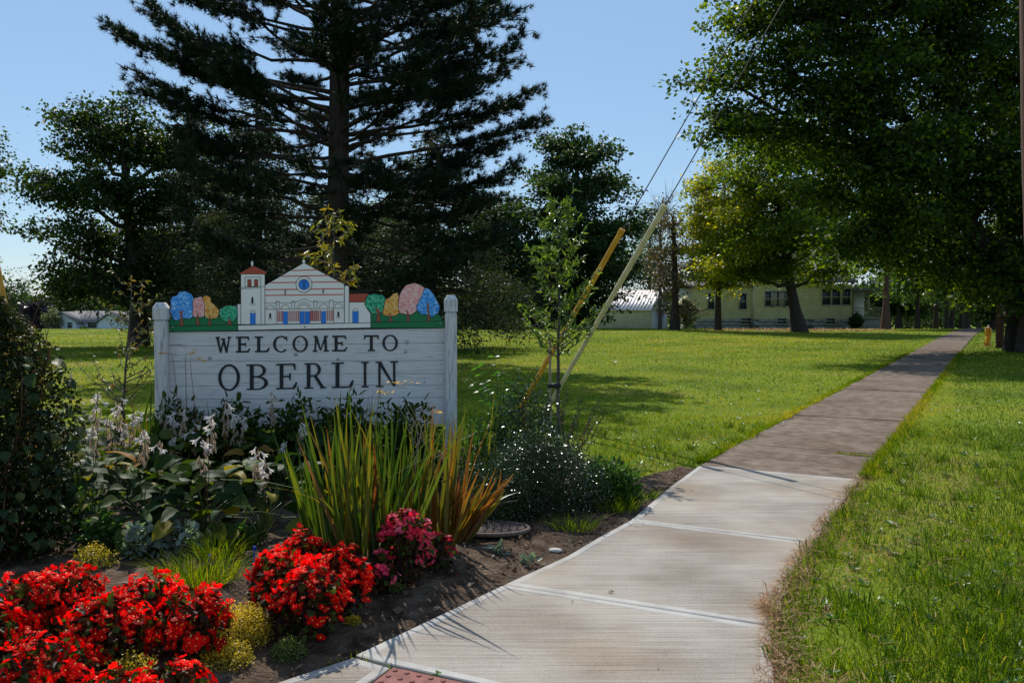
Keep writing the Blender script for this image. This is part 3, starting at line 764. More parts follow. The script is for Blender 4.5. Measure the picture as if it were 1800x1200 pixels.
l2(A_, 1195, 530, 1330, 528, lay=4.2); l2(A_, 1355, 528, 1495, 527, lay=4.2); l2(A_, 1530, 525, 1636, 482, lay=4.2); l2(A_, 1636, 482, 1742, 525, lay=4.3); l2(B_, 108, 522, 245, 520, lay=4.2); l2(B_, 294, 520, 412, 518, lay=4.2)
for f, a, b_, y0 in ((A_, 1320, 1355, 512), (A_, 1497, 1530, 512), (B_, 74, 110, 508), (B_, 248, 294, 500)):
    l2(f, a, y0, a, 594, lay=4.4); l2(f, b_, y0, b_, 594, lay=4.4); l2(f, a - 3, y0, b_ + 3, y0, 1.0, lay=4.9)
D.append(('black', 4, 0, A_((1416,382),(1428,382),(1428,434),(1416,434)))); D.append(('black', 4, 0, B_((174,374),(186,374),(186,422),(174,422))))
for f, x, y in ((A_, 1253, 640), (B_, 352, 624)):
    D.append(('black', 4, 0, f((x-11, y+60),(x-11, y+14),(x, y),(x+11, y+14),(x+11, y+60)))); D.append(('cream', 4, .5, f((x-18, y+62),(x+18, y+62),(x+16, y+76),(x-16, y+76))))
l2(A_, 1320, 600, 1320, 768, lay=4.1); l2(B_, 298, 596, 298, 752, lay=4.1)
shape('arcade_lines', D)
D = []
def cols(f, xs, y0, y1):
    for x in xs: D.append(('striper', 3.5, .25, f((x, y0), (x + 9, y0), (x + 9, y1), (x, y1))))
cols(A_, (1334, 1352, 1372, 1390), 622, 738); cols(A_, (1462, 1484, 1506, 1528, 1550, 1570), 620, 736); cols(A_, (1712, 1732, 1754, 1776), 616, 734)
cols(B_, (34, 56, 78, 100, 122, 142), 616, 732); cols(B_, (222, 244, 266, 286), 612, 730)
for _ in D: shape('column_stripe', [_])
for f, a, b_, y0, y1 in ((A_, 1400, 1450, 628, 768), (A_, 1588, 1638, 626, 766), (A_, 1648, 1700, 626, 766), (B_, 160, 210, 624, 756), (B_, 513, 578, 625, 752)):
    shape('blue_door', [('doorblue', 4, .4, f((a, y0), (b_, y0), (b_, y1), (a, y1)))])
for x, y in ((303.5, 575), (536, 574.3), (774, 568)):
    g = Geo(); c = SL(x, y, LAY + .008); a = np.linspace(0, 6.283, 9)[:-1]
    ring = [c + se*(math.cos(t)*.009) + Vector((0, 0, math.sin(t)*.009)) for t in a]
    g.add(np.array([tuple(p) for p in ring] + [tuple(c + sn*.005)]), [(i, (i+1) % 8, 8) for i in range(8)]); g.build('bolt', M['bolt'], sign)
# ================================================================== BUILDINGS, POLES, HYDRANT
M['siding_y'] = noisemat('yellow_siding', [(0.3, (0.55, 0.51, 0.29)), (0.7, (0.66, 0.62, 0.38))], scale=2, rough=0.7, bump=0)
M['siding_g'] = noisemat('grey_green_siding', [(0.3, (0.58, 0.57, 0.48)), (0.7, (0.70, 0.69, 0.61))], scale=1.5, rough=0.75, bump=0)
M['siding_b'] = noisemat('pale_blue_siding', [(0.3, (0.48, 0.56, 0.66)), (0.7, (0.56, 0.64, 0.74))], scale=2, rough=0.7, bump=0)
M['gable_w'] = mat('white_gable_boards', (0.72, 0.72, 0.68), 0.7)
M['block'] = noisemat('foundation_block', [(0.3, (0.22, 0.23, 0.19)), (0.7, (0.33, 0.33, 0.29))], scale=5, rough=0.9, bump=0.4)
M['trim'] = mat('pale_trim', (0.34, 0.33, 0.24), 0.6)
M['glass'] = mat('dark_glass', (0.02, 0.03, 0.04), 0.08, spec=0.8)
M['curtain'] = mat('curtain_cloth', (0.35, 0.33, 0.24), 0.9)
M['shingle'] = noisemat('grey_shingle', [(0.3, (0.13, 0.12, 0.12)), (0.7, (0.22, 0.20, 0.20))], scale=30, rough=0.9, bump=0.5)
M['tin'] = noisemat('bare_tin_roof', [(0.3, (0.50, 0.46, 0.46)), (0.55, (0.66, 0.61, 0.61)), (0.75, (0.55, 0.40, 0.34))], scale=1.4, vec=(1, .3, 1), rough=0.55, bump=0.2, spec=0.5)
M['doorw'] = mat('pale_door', (0.68, 0.70, 0.78), 0.6)
M['dark'] = mat('dark_opening', (0.01, 0.01, 0.012), 0.8)

def win(parent, cx, z0, z1, w_, y=-0.02, name='window', curtain=False, mull=0):
    g = Geo(); t = .09
    box(g, (cx, y - .03, (z0+z1)/2 + (z1-z0)/2 + t/2), (w_ + 2*t, .1, t)); box(g, (cx, y - .035, z0 - t/2), (w_ + 2*t, .13, t))
    for s in (-1, 1): box(g, (cx + s*(w_/2 + t/2), y - .03, (z0+z1)/2), (t, .1, z1 - z0))
    f = g.build(name, M['trim'], parent)
    g = Geo(); box(g, (cx, y, (z0+z1)/2), (w_, .03, z1 - z0)); g.build('pane', M['glass'], f)
    g = Geo(); box(g, (cx, y - .03, (z0+z1)/2), (w_, .04, .06))
    for k in range(mull): box(g, (cx - w_/2 + w_*(k+1)/(mull+1), y - .034, (z0+z1)/2), (.07, .044, z1 - z0))
    g.build('sash_bar', M['trim'], f)
    if curtain:
        g = Geo(); k = 9
        for s in (-1, 1):
            for i in range(k):
                x = cx + s*(w_/2 - .04 - i*.07); box(g, (x, y - .017 - .004*(i % 2), (z0+z1)/2), (.06, .008, z1 - z0 - .1))
        g.build('curtain', M['curtain'], f)
    return f
def siding(g, x0, x1, z0, z1, y, step=.2, d=.018):
    z = z0
    while z < z1 - .01:
        zt = min(z + step, z1)
        V = np.array([(x0, y - d, z), (x1, y - d, z), (x1, y, zt), (x0, y, zt), (x0, y, z), (x1, y, z)])
        g.add(V, [(0, 1, 2, 3), (4, 5, 1, 0)]); z = zt
# ---- yellow house, 75 m off (front face looks at the viewer)
HY = 75.0
def hx(px): return (px - 900)/F*HY
hz0 = gz(hx(1350), HY) - .05
house = empty('yellow_house', (0, HY, hz0), 'long yellow clapboard house behind the yellowing maple', 'house')
def hzz(py): return at(1350, py, HY).z - hz0
def body(x0, x1, y0, y1, z0, z1, m, name='wall', found=True):
    g = Geo(); box(g, ((x0+x1)/2, (y0+y1)/2, (z0+z1)/2), (x1-x0, y1-y0, z1-z0)); siding(g, x0, x1, z0, z1, y0)
    return g.build(name, m, house)
zf = hzz(561)
body(hx(1215), hx(1322), 0, 7, zf, hzz(505), M['siding_y'])
body(hx(1322)+.01, hx(1418), -.6, 8, zf, hzz(496), M['siding_y'])
body(hx(1418)+.01, hx(1494), -.35, 8, zf, hzz(500), M['siding_y'])
body(hx(1340), hx(1440), 1.5, 8, hzz(496), hzz(430), M['siding_y'], 'upper_wall')
for a, b_, y in ((1214, 1322, .05), (1321.8, 1418.2, -.55), (1418.4, 1495, -.3)):
    rows = 4; zz = -.3; hgt = (zf + .3)/rows; L = .8; n = int((hx(b_) - hx(a))/L) + 1
    g0 = Geo(); box(g0, (0, 0, 0), (L - .02, .3, hgt - .02)); me = g0.mesh('block', M['block'])
    g = Geo(); box(g, ((hx(a)+hx(b_))/2, y + 3, zf/2 - .15), (hx(b_) - hx(a) - .1, 5.8, zf + .3)); fnd = g.build('foundation', M['block'], house)
    for r_ in range(rows):
        for k in range(n):
            x = hx(a) + (k + .5 + (.5 if r_ % 2 else 0))*L
            if x > hx(b_) - .3: continue
            o = bpy.data.objects.new('block', me); link(o, fnd); o.location = (x, y + .01*((k*7 + r_*3) % 3), zz + (r_ + .5)*hgt)
win(house, hx(1249.5), hzz(543), hzz(516), .5)
win(house, hx(1305.5), hzz(543), hzz(516), .55)
for x, w_, c in ((1346.5, .55, 0), (1363, 1.05, 1), (1380, .55, 0)): win(house, hx(x), hzz(538), hzz(513), w_, -.62, curtain=bool(c))
for x in (1449, 1466, 1484): win(house, hx(x), hzz(535.5), hzz(508), .68, -.37)
for x, w_, y in ((1311, .85, -.12), (1369.5, .8, -.72), (1456, .8, -.47)): win(house, hx(x), hzz(568.5), hzz(560), w_, y, 'basement_window')
def gable(x0, x1, y0, y1, z, rise, m, name='roof', ov=.3):
    g = Geo(); ym = (y0+y1)/2; t = .12
    for (ya, za, yb, zb) in ((y0 - ov, z, ym, z + rise), (ym, z + rise, y1 + ov, z)):
        V = [(x0-ov, ya, za), (x1+ov, ya, za), (x1+ov, yb, zb), (x0-ov, yb, zb)]; V += [(a, b_, c + t) for a, b_, c in V]
        g.add(np.array(V), [(0,3,2,1),(4,5,6,7),(0,1,5,4),(1,2,6,5),(2,3,7,6),(3,0,4,7)])
    return g.build(name, m, house)
gable(hx(1215), hx(1322), 0, 7, hzz(505), .5, M['shingle']); gable(hx(1322), hx(1494), -.6, 8, hzz(497), 1.0, M['shingle']); gable(hx(1340), hx(1440), 1.5, 8, hzz(430), 1.8, M['shingle'])
# porch with a railing and a white wall behind it
g = Geo(); box(g, (hx(1527), 2.2, hzz(557) - .1), (hx(1557) - hx(1497), 4.4, .2)); box(g, (hx(1527), 2.2, .4), (hx(1555) - hx(1499), 4.2, 1.0)); g.build('porch_floor', M['block'], house)
g = Geo(); box(g, (hx(1528), 4.6, (hzz(556) + hzz(512))/2), (hx(1556) - hx(1500), .1, hzz(512) - hzz(556))); g.build('porch_wall', M['siding_b'], house)
g = Geo(); box(g, (hx(1528), 2.2, hzz(510)), (hx(1564) - hx(1493), 5.2, .22)); g.build('porch_roof', M['shingle'], house)
for x in (1500, 1527, 1554):
    g = Geo(); box(g, (hx(x), .15, (hzz(556) + hzz(512))/2), (.16, .16, hzz(512) - hzz(556))); g.build('porch_post', M['trim'], house)
g = Geo(); box(g, (hx(1527), .15, hzz(541)), (hx(1554) - hx(1500), .07, .07)); rl = g.build('railing', M['trim'], house)
g0 = Geo(); box(g0, (0, 0, 0), (.04, .04, hzz(542) - hzz(555.5))); me = g0.mesh('baluster', M['trim'])
for k in range(18):
    o = bpy.data.objects.new('baluster', me); link(o, rl); o.location = (hx(1501.5 + k*3), .15, (hzz(542) + hzz(555.5))/2)

# ---- tin-roofed shed, 103 m off, its gable end turned to the right
sh_c = at(1143, 579.5, 103.0); sh_c.z = gz(sh_c.x, sh_c.y) - .05
RZ = R(-21)
shed = empty('shed', tuple(sh_c), 'low grey shed with bare tin roof and two pale doors in its gable', 'shed', rz=R(6))
SL_, SW_ = 9.0, 6.8; ze = at(1143, 544, 103).z - sh_c.z; zr = at(1159, 511, 105).z - sh_c.z
g = Geo(); V = []
wv = Vector((math.cos(R(52)), math.sin(R(52))))       # the gable end runs away from the viewer
Wd = SW_*0.82
def q(u, v, z): return (u + v*wv.x, v*wv.y, z)         # u along the long wall (negative = left), v along the gable
V = [q(-SL_, 0, 0), q(0, 0, 0), q(0, 0, ze), q(-SL_, 0, ze), q(0, Wd, 0), q(0, Wd, ze), q(0, Wd/2, zr), q(-SL_, Wd, 0), q(-SL_, Wd, ze), q(-SL_, Wd/2, zr)]
g.add(np.array(V), [(0, 1, 2, 3), (4, 7, 8, 5)]); g.add(np.array(V), [(1, 4, 5, 6, 2), (7, 0, 3, 9, 8)], .5, 1)
siding(g, -SL_, 0, 0, ze, 0, .25, .02)
sw = g.build('wall', [M['siding_g'], M['gable_w']], shed)
g = Geo(); ns = 22
for i in range(ns):                                    # standing sheets of tin, joined over one panel face
    u0 = -SL_ - .3 + (SL_ + .6)*i/ns; u1 = -SL_ - .3 + (SL_ + .6)*(i+1)/ns - .012
    for (v0, z0, v1, z1) in ((-.35, ze - .12, Wd/2, zr + .06), (Wd/2, zr + .06, Wd + .35, ze - .12)):
        P = [q(u0, v0, z0), q(u1, v0, z0), q(u1, v1, z1), q(u0, v1, z1)]; d = .04 + .005*math.sin(i*2.7)
        P += [(a, b_, c + d) for a, b_, c in P]
        gg = Geo(); gg.add(np.array(P), [(0,3,2,1),(4,5,6,7),(0,1,5,4),(1,2,6,5),(2,3,7,6),(3,0,4,7)])
        gg.build('roof_sheet', M['tin'], shed)
g = Geo()
P = [q(-SL_ - .25, -.3, ze - .16), q(.25, -.3, ze - .16), q(.25, Wd/2, zr + .02), q(-SL_ - .25, Wd/2, zr + .02), q(-SL_ - .25, Wd + .3, ze - .16), q(.25, Wd + .3, ze - .16)]
P += [(a, b_, c + .05) for a, b_, c in P]
g.add(np.array(P), [(0,1,2,3),(3,2,5,4),(6,9,8,7),(9,10,11,8),(0,6,7,1),(1,7,8,2),(2,8,11,5)]); g.build('roof_deck', M['siding_g'], shed)
for a, b_ in ((.10, .47), (.53, .90)):
    g = Geo(); off = Vector((wv.y, -wv.x))*.05
    P = [q(0, Wd*a, 0), q(0, Wd*b_, 0), q(0, Wd*b_, ze*.92), q(0, Wd*a, ze*.92)]
    P2 = [(x + off.x, y + off.y, z) for x, y, z in P]
    g.add(np.array(P + P2), [(4,5,6,7),(0,4,7,3),(5,1,2,6),(7,6,2,3)]); g.build('door', M['doorw'], shed)
win(shed, -6.9, .65, 1.9, .95, -.04)
wv_ = [q(0, Wd*.5, ze + .75), q(0, Wd*.56, ze + .95), q(0, Wd*.44, ze + .95)]
g = Geo(); off = Vector((wv.y, -wv.x))*.04
g.add(np.array([(x + off.x, y + off.y, z) for x, y, z in wv_] + wv_), [(0, 1, 2), (3, 5, 4)]); g.build('gable_vent', M['dark'], shed)

# ---- pale blue bungalow far left, 175 m off
BY = 175.0
bz0 = gz(-85, BY) - .1
def bx_(px): return (px - 900)/F*BY
def bz_(py): return at(150, py, BY).z - bz0
blue = empty('blue_bungalow', (0, BY, bz0), 'pale blue bungalow with grey roof far across the left lawn', 'house')
ze_, zr_ = bz_(565.5), bz_(549.5)
def gfront(x0, x1, y0, y1, name='wall'):
    g = Geo(); xm = (x0+x1)/2
    g.add(np.array([(x0,y0,0),(x1,y0,0),(x1,y0,ze_),(xm,y0,zr_),(x0,y0,ze_)]), [(0,1,2,3,4)])
    g.add(np.array([(x0,y0,0),(x0,y1,0),(x0,y1,ze_),(x0,y0,ze_),(x1,y0,0),(x1,y1,0),(x1,y1,ze_),(x1,y0,ze_)]), [(1,0,3,2),(4,5,6,7)])
    g.build(name, M['siding_b'], blue)
    g = Geo(); t = .18
    for (xa, za, xb, zb) in ((x0 - .5, ze_ - .25, xm, zr_ + .05), (xm, zr_ + .05, x1 + .5, ze_ - .25)):
        V = [(xa, y0-.5, za), (xb, y0-.5, zb), (xb, y1, zb), (xa, y1, za)]; V += [(a, b_, c + t) for a, b_, c in V]
        g.add(np.array(V), [(0,3,2,1),(4,5,6,7),(0,1,5,4),(1,2,6,5),(2,3,7,6),(3,0,4,7)])
    g.build('roof', M['shingle'], blue)
gfront(bx_(86), bx_(134), 0, 9); gfront(bx_(175), bx_(222), -.5, 9)
g = Geo(); box(g, ((bx_(134)+bx_(240))/2, 6.5, ze_/2), (bx_(240) - bx_(134), 9, ze_)); g.build('wall', M['siding_b'], blue)
g = Geo(); V = [(bx_(104), 1.6, ze_), (bx_(246), 1.6, ze_), (bx_(246), 6.5, zr_ + .35), (bx_(104), 6.5, zr_ + .35), (bx_(104), 11.6, ze_), (bx_(246), 11.6, ze_)]
V += [(a, b_, c - .2) for a, b_, c in V]
g.add(np.array(V), [(0,1,2,3),(3,2,5,4),(0,6,7,1),(7,8,2,1),(8,11,5,2),(0,3,9,6),(3,4,10,9)]); g.build('roof', M['shingle'], blue)
for x, w_, y in ((97.5, .75, -.02), (123, .8, -.02), (151, 1.0, 1.95), (157, .9, 1.95), (171, .8, 1.95)):
    win(blue, bx_(x), bz_(575.5), bz_(567), w_, y)
g = Geo(); tube(g, [(bx_(160), 3, ze_), (bx_(160), 3, zr_ + .6)], .22, 8); g.build('vent_pipe', M['shingle'], blue)

# ---- hydrant
M['hyd'] = noisemat('hydrant_yellow', [(0.3, (0.62, 0.26, 0.015)), (0.7, (0.80, 0.36, 0.03))], scale=12, rough=0.45, bump=0.2, bdist=0.003)
M['capw'] = mat('hydrant_cap_white', (0.7, 0.68, 0.62), 0.5)
hp = at(1737, 608, 2400/67.0); hyd = empty('fire_hydrant', (hp.x, hp.y, 0), 'yellow fire hydrant standing in the grass left of the dark pole', 'hydrant')
g = Geo(); lathe(g, [(.13,0),(.13,.05),(.095,.06),(.095,.30),(.105,.31),(.105,.34),(.098,.35),(.098,.58),(.14,.60),(.14,.63),(.125,.64)], sides=18); g.build('barrel', M['hyd'], hyd, True)
g = Geo(); lathe(g, [(.15,.63),(.15,.655),(.125,.67),(.115,.72),(.085,.775),(.04,.80)], sides=18); b_ = g.build('bonnet', M['hyd'], hyd, True)
g = Geo(); lathe(g, [(.042,.795),(.045,.83),(.025,.845),(.024,.875),(.01,.88)], sides=6); g.build('operating_nut', M['capw'], b_)
def capx(dx, dy, z, r_, l):
    g = Geo(); tube(g, [(0, 0, z), (dx*l*.7, dy*l*.7, z)], r_*.8, 10); tube(g, [(dx*l*.7, dy*l*.7, z), (dx*l, dy*l, z)], r_, 10); tube(g, [(dx*l, dy*l, z), (dx*(l+.04), dy*(l+.04), z)], r_*.35, 5)
    g.build('outlet_cap', M['hyd'], hyd)
capx(-.86, -.5, .47, .055, .19); capx(.86, .5, .47, .055, .19); capx(-.5, -.86, .47, .08, .18); capx(-.95, -.3, .13, .06, .2)
g = Geo()
for k in range(8):
    a = k*math.pi/4; tube(g, [(.125*math.cos(a), .125*math.sin(a), .585), (.125*math.cos(a), .125*math.sin(a), .665)], .013, 6)
g.build('flange_bolts', M['hyd'], hyd)

# ---- utility poles, guy wires and their guards
M['pole'] = noisemat('creosoted_pole', [(0.3, (0.03, 0.014, 0.009)), (0.55, (0.085, 0.036, 0.022)), (0.75, (0.17, 0.075, 0.045))], scale=3, vec=(14, 14, .7), rough=0.85, bump=0.7, bdist=0.006, detail=8)
M['wire'] = mat('steel_wire', (0.05, 0.05, 0.055), 0.5, metal=0.4)
M['guard_y'] = noisemat('yellow_guard', [(0.3, (0.50, 0.22, 0.02)), (0.6, (0.72, 0.36, 0.03))], scale=6, rough=0.5, bump=0.2)
M['guard_w'] = noisemat('faded_cream_guard', [(0.3, (0.48, 0.40, 0.20)), (0.6, (0.66, 0.57, 0.33))], scale=6, rough=0.55, bump=0.2)
M['rust'] = noisemat('rusty_steel', [(0.3, (0.10, 0.035, 0.02)), (0.7, (0.25, 0.11, 0.05))], scale=20, rough=0.8)
pb = Vector((4.86, 7.6, 0)); pt = Vector((4.22, 7.55, 10.6))
g = Geo(); n = 14
pts = [pb.lerp(pt, i/n) - pb + Vector((0.012*math.sin(i*1.3), 0, -.3 if i == 0 else 0)) for i in range(n + 1)]
tube(g, pts, np.linspace(.17, .115, n + 1), 20)
pole = empty('utility_pole', tuple(pb), 'tall reddish brown utility pole cut off by the right edge of the photo', 'pole'); g.build('shaft', M['pole'], pole, True)
g = Geo(); box(g, (-.5, 0, 9.7), (.1, 2.4, .12)); g.build('crossarm', M['pole'], pole)
pd = at(1757, 610, 2400/70.0)
g = Geo(); tube(g, [(0, 0, -.3), (0, 0, 4), (0.02, 0, 9.5)], (.15, .14, .11), 14)
p2 = empty('utility_pole', (pd.x, pd.y, 0), 'dark bare pole just right of the yellow hydrant', 'pole'); g.build('shaft', M['pole'], p2, True)
def guy(name, anchor, top, guards, label):
    d = (top - anchor); L = d.length; u = d.normalized()
    e = empty(name, tuple(anchor), label, 'guy wire')
    g = Geo(); tube(g, [(0, 0, 0) if False else tuple(u*.0), tuple(u*L*.5 - Vector((0,0,.008))), tuple(u*L)], .0065, 6); g.build('wire', M['wire'], e)
    g = Geo(); tube(g, [tuple(-u*.35), tuple(u*.28)], .012, 8); tube(g, [tuple(u*.2), tuple(u*.36)], .022, 8); g.build('anchor_rod', M['rust'], e)
    for a, b_, r_, m in guards:
        g = Geo(); n = 10
        tube(g, [tuple(u*(a + (b_-a)*i/n)) for i in range(n+1)], r_, 12); gd = g.build('guard', M[m], e, True)
        g = Geo(); tube(g, [tuple(u*(b_ - .03)), tuple(u*(b_ + .04))], r_*1.15, 12); g.build('clamp', M[m], gd)
A1 = G(948, 742); 
def on_guy(anchor, top, py):                           # distance along the wire where it shows at photo row py
    d = (top - anchor); u = d.normalized(); lo, hi = 0.0, d.length
    for _ in range(40):
        m = (lo+hi)/2; p = anchor + u*m
        zc_ = p.y*cp - (p.z - EYE)*sp; yc_ = p.y*sp + (p.z - EYE)*cp
        if CY - F*yc_/zc_ > py: lo = m
        else: hi = m
    return lo
T1 = at(1785, -700, 7.55); a = on_guy(A1, T1, 480); b_ = on_guy(A1, T1, 366)
guy('guy_wire', A1, T1, [(.25, a, .030, 'guard_w'), (a - .25, b_, .035, 'guard_w')], 'guy wire with long faded cream guard leaning to upper right')
A2 = G(900, 742); T2 = pt + Vector((-.1, .08, -1.3))
T2 = at(1780, -792, 7.62); 
a = on_guy(A2, T2, 408)
guy('guy_wire', A2, T2, [(.25, a, .034, 'guard_y')], 'guy wire with long orange yellow guard behind the sapling')
# left edge: leaning yellow guard rising out of the vines
A3 = G(75, 900); T3 = at(-64, 205, A3.y); T3 = A3 + (T3 - A3)*2.6
guy('guy_wire', A3, T3, [(.3, 3.4, .045, 'guard_y')], 'guy wire with yellow guard rising from the vines at the left edge')
# overhead line crossing the upper right corner to the pole
# ================================================================== TREES
def bark(n, a, b_):
    return noisemat(n, [(0.3, a), (0.7, b_)], scale=5, vec=(5, 5, 1.2), rough=0.95, bump=1.0, bdist=0.03, detail=8, spec=0.1)
M['bark_dark'] = bark('dark_bark', (0.025, 0.020, 0.018), (0.085, 0.065, 0.055))
M['bark_black'] = bark('blackish_bark', (0.014, 0.011, 0.010), (0.045, 0.036, 0.032))
M['bark_red'] = bark('reddish_bark', (0.06, 0.035, 0.028), (0.17, 0.10, 0.085))
M['bark_grey'] = bark('grey_bark', (0.05, 0.047, 0.042), (0.14, 0.13, 0.115))
M['needle'] = leafmat('pine_needles', [(0, (0.006, 0.013, 0.010)), (.5, (0.012, 0.026, 0.016)), (.9, (0.026, 0.046, 0.024)), (1, (0.09, 0.06, 0.03))], trans=0.18, rough=0.5, spec=0.14)
M['needle2'] = leafmat('hemlock_needles', [(0, (0.022, 0.032, 0.016)), (.6, (0.046, 0.062, 0.030)), (1, (0.14, 0.11, 0.06))], trans=0.25, rough=0.6, spec=0.1)
M['maple'] = leafmat('maple_leaves', [(0, (0.012, 0.026, 0.008)), (.5, (0.030, 0.062, 0.012)), (.8, (0.085, 0.135, 0.014)), (1, (0.17, 0.19, 0.02))], trans=0.50, tmul=(2.5, 2.3, .35), rough=0.45, spec=0.16)
M['maple2'] = leafmat('yellowing_maple_leaves', [(0, (0.06, 0.10, 0.010)), (.4, (0.15, 0.20, 0.012)), (.8, (0.36, 0.35, 0.018)), (1, (0.5, 0.38, 0.02))], trans=0.55, tmul=(2.2, 1.9, .5), rough=0.4, spec=0.4)
M['maple_m'] = leafmat('bright_maple_leaves', [(0, (0.025, 0.045, 0.008)), (.5, (0.07, 0.115, 0.014)), (.85, (0.15, 0.19, 0.018)), (1, (0.26, 0.24, 0.02))], trans=0.52, tmul=(2.2, 2.1, .4), rough=0.45, spec=0.16)
M['left'] = leafmat('locust_leaves', [(0, (0.010, 0.022, 0.010)), (.6, (0.025, 0.050, 0.014)), (1, (0.08, 0.11, 0.025))], trans=0.42, tmul=(2.4, 2.2, .5), rough=0.45, spec=0.18)
M['oak'] = leafmat('oak_leaves', [(0, (0.012, 0.028, 0.012)), (.6, (0.030, 0.060, 0.020)), (1, (0.070, 0.11, 0.03))], trans=0.36, tmul=(2.2, 2.1, .6), rough=0.5, spec=0.15)
M['purple'] = leafmat('plum_leaves', [(0, (0.022, 0.014, 0.028)), (1, (0.06, 0.035, 0.06))], trans=0.2, rough=0.4)
M['lime'] = leafmat('light_green_leaves', [(0, (0.04, 0.08, 0.02)), (.6, (0.09, 0.15, 0.03)), (1, (0.15, 0.20, 0.05))], trans=0.40, tmul=(1.7, 1.9, .6), rough=0.4)
M['rusty'] = leafmat('rusty_leaves', [(0, (0.04, 0.045, 0.02)), (.5, (0.10, 0.065, 0.03)), (1, (0.17, 0.10, 0.04))], trans=0.3, rough=0.5)
M['olive'] = leafmat('olive_shrub_leaves', [(0, (0.09, 0.10, 0.05)), (1, (0.24, 0.24, 0.12))], trans=0.3, rough=0.5)

def curve(p0, p1, sag=0.0, n=6, jit=0.0, rise=0.0):
    """points from p0 to p1, bowed; rise lifts the start steeply (limb leaving a trunk)"""
    p0 = np.array(p0, float); p1 = np.array(p1, float); t = np.linspace(0, 1, n)[:, None]
    P = p0 + (p1 - p0)*t
    P[:, 2] += (np.sin(t[:, 0]*math.pi))*(rise - sag)
    if jit: P[1:-1] += RN.normal(0, jit, (n - 2, 3))
    return P
def tree(name, label, cat, base, trunk, blobs, ncl, nleaf, leaf, mleaf, mbark, r0, group=None, spread=.45, flat=.42, limb_r=None, sides=10, up=.6, hang=0.0, shell=.45, twig=.012):
    """trunk: points relative to base; blobs: (centre rel. to base, radii, weight) -> clusters of leaves on twigs on limbs"""
    e = empty(name, tuple(base), label, cat, group)
    T = np.array(trunk, float); nT = len(T)
    rr = np.linspace(1, .35, nT)*r0; rr[0] *= 1.45
    g = Geo(); tube(g, T, rr, sides)
    W = np.array([b[2] for b in blobs], float); W /= W.sum()
    C, Ls = [], []
    for (c, rad, wt), f in zip(blobs, W):
        c = np.array(c, float); rad = np.array(rad, float)
        k = np.argmin(np.linalg.norm(T - (c - np.array([0, 0, rad[2]*1.2])), axis=1)); k = min(k, nT - 1)
        limb = curve(T[k], c, n=8, jit=np.linalg.norm(c - T[k])*.035, rise=-.06*np.linalg.norm(c - T[k]))
        lr = limb_r or r0*.42
        tube(g, limb, np.linspace(lr, lr*.2, 8), 6)
        m = max(3, int(ncl*f)); nsub = max(3, m//7)
        for k2 in range(nsub):
            d = unit(RN.normal(0, 1, 3)); d[2] *= .85
            tip = c + d*rad*RN.uniform(.55, 1.32)
            st = limb[RN.integers(3, 8)]; l = np.linalg.norm(tip - st)
            B = curve(st, tip, n=6, jit=.05*l, sag=-.05*l)
            tube(g, B, np.linspace(min(lr*.32, .02 + .012*l), twig*.6, 6), 4, cap=False)
            tt = (.30 + .75*RN.random(7)**.75)*5; tt = np.minimum(tt, 5.0); i0 = np.minimum(tt.astype(int), 4)
            q = B[i0] + (B[i0+1] - B[i0])*(tt - i0)[:, None]; q2 = q + RN.normal(0, 1, (7, 3))*np.array([1, 1, .6])*spread*.8
            for u_, v_ in zip(q[::2], q2[::2]): tube(g, [u_, v_], (twig*1.1, twig*.4), 3, cap=False)
            C.append(q2)
    g.build('trunk', mbark, e, True)
    C = np.concatenate(C); m = len(C)
    cr = np.repeat(RN.random(m), nleaf); n = m*nleaf
    sz = np.repeat(RN.uniform(.45, 1.15, m), nleaf)*spread*.8
    off = RN.normal(0, 1, (n, 3))*np.stack([sz, sz, sz*flat], 1)
    P = np.repeat(C, nleaf, 0) + off
    P[:, 2] -= hang*np.hypot(off[:, 0], off[:, 1])
    d = unit(off + RN.normal(0, .25, (n, 3))); d[:, 2] -= .35
    nr = unit(RN.normal(0, 1, (n, 3)) + np.array([0, 0, up*1.5]))
    g = Geo()
    L = leaf*RN.uniform(.6, 1.25, n)
    leaves(g, P, d, nr, L, L*.72, np.clip(.25 + .45*(cr - .3) + RN.normal(.12, .17, n), 0, 1))
    g.build('crown', mleaf, e, kind=None)
    return e
def rel(px, py, Y, base):
    p = at(px, py, Y); return (p.x - base[0], p.y - base[1], p.z - base[2])
def gbase(px, Y):
    x = (px - 900)/F*Y; return (x, Y, gz(x, Y) - .03)

